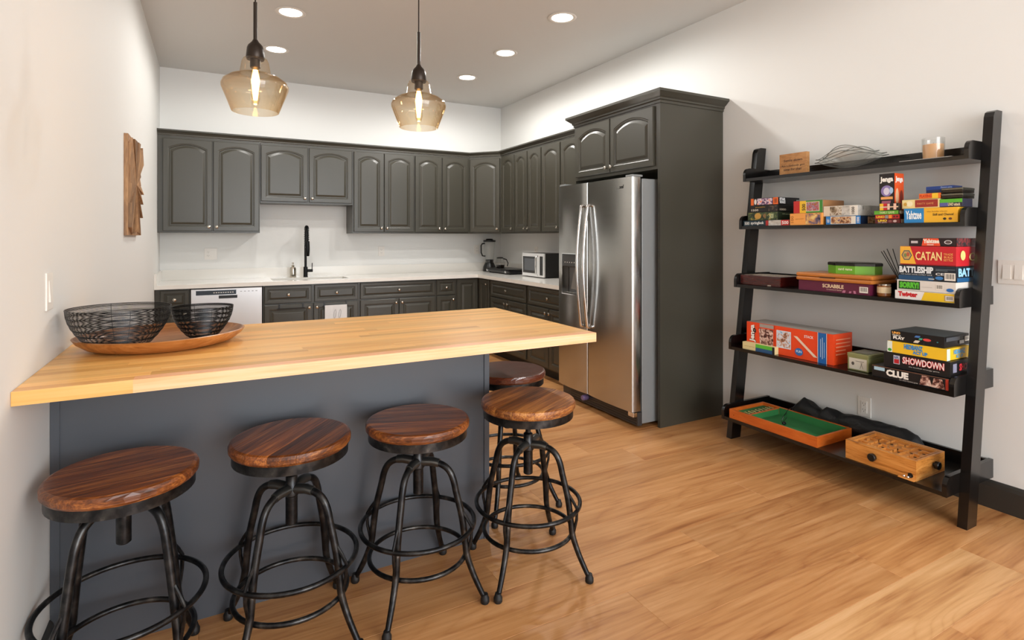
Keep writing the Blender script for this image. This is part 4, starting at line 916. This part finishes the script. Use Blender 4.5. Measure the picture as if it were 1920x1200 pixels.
gbox('family_game_box', 'yellow family game box with blue letters', 'game box', 3.08, 1.607, .767, .263, .22, .8245, 'F0C22A',
     [('r','F',0,.0,.09,1,'E4ECE0'), ('e','F',.01,.08,.08,.35,'3E9A38'), ('t','F',.30,.48,.62,.92,'HEDBANZ','3A8AC8',.06), ('t','F',.45,.12,.7,.44,'ACT UP','3A8AC8',.06), ('r','S',.0,.0,.14,1,'D8E8D0'), ('t','S',.3,.45,.8,.85,'HEDBANZ','5AA8D8',.05), ('t','S',.4,.12,.7,.4,'ACT UP','5AA8D8',.05)])
gbox('card_game_box', 'large black card game box topping the right stack on the fourth shelf', 'game box', 3.09, 1.596, .825, .239, .24, .8795, '131214',
     [('t','F',.03,.68,.19,.92,'UNO','F0B050',.05), ('t','F',.03,.48,.2,.62,'TRIPLE','F0ECE4',.03), ('t','F',.05,.2,.28,.46,'PLAY','F0ECE4',.06), ('q','F',.46,.62,.55,.8,'4A78B8',(.03,.03)), ('q','F',.54,.45,.6,.62,'48A888',(.02,.02)), ('e','F',.62,.4,.77,.65,'D84A48'), ('q','F',.44,.12,.53,.36,'D8D0C0',(.04,.04)), ('e','F',.87,.4,.9,.5,'3A8A98'),
      ('r','S',.05,.55,.6,.9,'4A4E54'), ('b','S',.8,.35,.98,.8), ('r','S',.58,.2,.76,.5,'D8D8D8')], top='3A4448')

# bottom shelf: number tile box, maze box, fabric bag
z0 = .1756
sb = thing('shut_the_box_game', 'orange-stained wooden tray game with green felt and numbered tiles', 'game', (2.992, 2.53, z0), RZ)
W, D, H, T = .60, .33, .058, .012
s_ = MB(); s_.box(0, 0, 0, W, T, H); s_.box(0, D-T, 0, W, D, H); s_.box(0, T, 0, T, D-T, H); s_.box(W-T, T, 0, W, D-T, H); s_.box(T, T, 0, W-T, D-T, .008)
s_.build('tray_frame', M_orange, sb)
MB().box(T+.0005, T+.0005, .008, W-T-.0005, D-T-.0005, .010).build('felt', M_felt, sb)
s_ = MB(); s_.box(.135, T, .01, W-T, T+.0015, H-.003); s_.box(.135, D-T-.0015, .01, W-T, D-T, H-.003); s_.box(W-T-.0015, T, .01, W-T, D-T, H-.003); s_.build('felt_lining', M_felt, sb)
MB().box(.118, T, .01, .130, D-T, .050).build('divider', M_orange, sb)
MB().box(.1302, T+.002, .01, .1325, D-T-.002, .046).build('felt_divider', M_felt, sb)
MB().box(T, T, .034, .118, D-T, .037).build('felt_ledge', M_felt, sb)
for k in range(9):
    yy = T+.008+k*.0335
    tl = MB().box(.06, yy, .037, .112, yy+.027, .044, .001).build('number_tile', mat('tile_green', '2F5E2C', .5), sb)
    lettering(tl, str(k+1), lambda u, v: (.064+v, yy+.024-u, .0444), 0, 0, .02, .04, 'E8D890', .03)
MB().tube([(.035, T, .025), (.035, T-.013, .025)], .0025, 8).build('pin', M_black, sb)
mz = thing('maze_game', 'wooden tilting maze box with two black knobs', 'game', (3.0, 1.775, z0), RZ)
W, D, H, T = .34, .27, .098, .012
s_ = MB(); s_.box(0, 0, 0, W, T, H); s_.box(0, D-T, 0, W, D, H); s_.box(0, T, 0, T, D-T, H); s_.box(W-T, T, 0, W, D-T, H); s_.box(T, T, 0, W-T, D-T, .008)
s_.build('box_frame', M_oak, mz)
MB().box(T+.006, T+.006, .074, W-T-.006, D-T-.006, .080).build('maze_board', M_oak, mz)
s_ = MB(); s_.box(T+.006, T+.006, .08, W-T-.006, T+.012, .096); s_.box(T+.006, D-T-.012, .08, W-T-.006, D-T-.006, .096); s_.box(T+.006, T+.012, .08, T+.012, D-T-.012, .096); s_.box(W-T-.012, T+.012, .08, W-T-.006, D-T-.012, .096)
s_.build('inner_frame', M_oak, mz)
rr = random.Random(3)
for i in range(7):
    for j in range(5):
        x = .04+i*.038; y_ = .04+j*.042
        if rr.random() < .55: MB().box(x, y_, .08, x+rr.uniform(.025, .045), y_+.005, .090).build('maze_wall', M_oak, mz)
        else: MB().box(x, y_, .08, x+.005, y_+rr.uniform(.025, .045), .090).build('maze_wall', M_oak, mz)
        if (i+j) % 2: MB().lathe([(.007, .0800), (.007, .0806)], (x+.018, y_+.02, 0), 12).build('hole', mat('hole_dark', (.1, .05, .02), .7), mz)
MB().lathe([(.008, 0), (.008, -.008), (.019, -.010), (.020, -.026), (.017, -.029)], (.145, 0, .054), 20, 'y').build('knob', M_blackp, mz, smooth=True)
MB().lathe([(.008, 0), (.008, .008), (.019, .010), (.020, .026), (.017, .029)], (W, .16, .054), 20, 'x').build('knob', M_blackp, mz, smooth=True)
MB().box(W-.075, -.016, 0, W-.002, 0, .006, .002).build('ball_tray', M_oak, mz)
for a in (.30, .318): MB().lathe([(.0005, -.006), (.0042, -.0042), (.006, 0), (.0042, .0042), (.0005, .006)], (a-.01, -.008, .0125), 12).build('steel_ball', M_chrome, mz, smooth=True)
MB().lathe([(.012, 0), (.012, -.001)], (.315, 0, .022), 16, 'y').build('ball_hole', M_blackp, mz)
# bag
bg = thing('fabric_bag', 'crumpled black drawstring bag lying along the back of the bottom shelf', 'bag', (0, 0, 0))
n = 60; m_ = 22; L_ = []; rr = random.Random(9)
def hgt(s): # s 0..1 from far (left) to near end
    pts = [(0,.03),(.04,.085),(.10,.128),(.18,.112),(.26,.085),(.30,.112),(.42,.098),(.52,.112),(.64,.105),(.78,.112),(.86,.108),(.94,.09),(1,.03)]
    for (a, b), (c, d) in zip(pts, pts[1:]):
        if s <= c: return b+(d-b)*(s-a)/(c-a)
    return .03
for i in range(n+1):
    s = i/n; y_ = 2.345-.78*s; h_ = hgt(s)*1.12; wd = .050*(.5+.5*min(1, h_/.11)); l = []
    for j in range(m_):
        a = 2*pi*j/m_; wob = 1+.06*sin(4*a+s*23)+.035*sin(7*a-s*39)
        l.append((3.374+wd*cos(a)*wob, y_+.004*sin(3*a), .1762+max(0, h_*.5*(1+sin(a)*wob))))
    L_.append(l)
bo = MB().loops(L_).build('bag_body', M_cloth, bg, smooth=True)
crd = MB().tube([(3.32, 2.27, .29), (3.26, 2.262, .275), (3.2, 2.256, .27), (3.15, 2.25, .24), (3.13, 2.25, .21), (3.14, 2.245, .195)], .0018, 6)
crd.tube([(3.15, 2.255, .235), (3.155, 2.232, .262), (3.14, 2.222, .24), (3.135, 2.24, .21)], .0015, 6); crd.build('drawstring', M_blackp, bg, smooth=True)
MB().lathe([(.006, -.012), (.010, -.006), (.010, .008), (.006, .012)], (3.14, 2.24, .2), 12, 'x').build('cord_lock', M_blackp, bg, smooth=True)

# top shelf
z0 = 1.7556
sg = thing('wooden_sign', 'small square wooden block sign with dark script lettering', 'sign', (3.262, 2.36, z0), RZ)
MB().box(0, 0, 0, .188, .03, .137, .001).build('block', M_sign, sg)
for k, (tx, a, b, c, d) in enumerate([('Settle down', .03, .085, .16, .102), ("Ain't nobody got", .012, .05, .176, .066), ('time for that', .03, .028, .155, .044)]):
    lettering(sg, tx, lambda u, v: (u, -.0006, v), a, b, c, d, '3A2416', .01, .2)
gb = thing('glass_bowl', 'clear glass bowl with swept square wings on the top shelf', 'bowl', (3.32, 1.94, z0), RZ)
def sheet(rot, sx, sy, h0, h1, lift):
    L_ = []; n = 16
    for i in range(n+1):
        u = 2*i/n-1; row_ = []; wy = sy*max(.03, (1-abs(u)**1.6))
        for j in range(n+1):
            v = 2*j/n-1; x = u*sx; y_ = v*wy
            z = h0+.6*h1*abs(u)**1.8+(h1*(1-.55*abs(u)**1.8)-.6*h1*abs(u)**1.8+.0)*v*v*(1-abs(u)**3*.6)
            row_.append((x*cos(rot)-y_*sin(rot), x*sin(rot)+y_*cos(rot), z))
        L_.append(row_)
    vs = [p for l in L_ for p in l]; fs = [(i*(n+1)+j, i*(n+1)+j+1, (i+1)*(n+1)+j+1, (i+1)*(n+1)+j) for i in range(n) for j in range(n)]
    return vs, fs
for rt, sx, sy, h0, h1 in ((0.0, .215, .08, .012, .095), (.12, .195, .075, .022, .105), (-.1, .175, .07, .032, .108)):
    me = bpy.data.meshes.new('glass_wing'); vs, fs = sheet(rt, sx, sy, h0, h1, .01); me.from_pydata(vs, [], fs)
    for p in me.polygons: p.use_smooth = True
    o = ob('glass_wing', me, M_clear, gb)
    n = 16; e = MB(); e.tube([vs[i*(n+1)] for i in range(n+1)], .0022, 6); e.tube([vs[i*(n+1)+n] for i in range(n+1)], .0022, 6)
    e.build('glass_rim', mat('glass_edge', (.55, .56, .54), .1, metal=.3), gb, smooth=True)
MB().lathe([(.05, 0), (.055, .004), (.035, .010), (.03, .014)], n=24).build('foot', M_clear, gb, smooth=True)
cd = thing('jar_candle', 'tan candle in a clear glass tumbler on the top shelf', 'candle', (3.32, 1.508, z0))
MB().lathe([(.046, 0), (.049, .003), (.050, .118), (.047, .118), (.046, .006), (.03, .004)], n=36, cap1=False).build('glass', M_cglass, cd, smooth=True)
MB().lathe([(.0445, .007), (.0455, .085), (.03, .088), (.015, .082)], n=32).build('wax', M_cream, cd, smooth=True)
MB().tube([(0,0,.08), (.002,0,.096)], .001, 5).build('wick', M_blackp, cd)
st = thing('flat_tray', 'thin pale tray lying on the top shelf under the candle front', 'tray', (3.225, 1.625, z0), RZ)
MB().box(0, 0, 0, .24, .03, .006, .002).build('tray_plate', mat('pale_metal', (.75, .75, .74), .25, metal=.5), st)
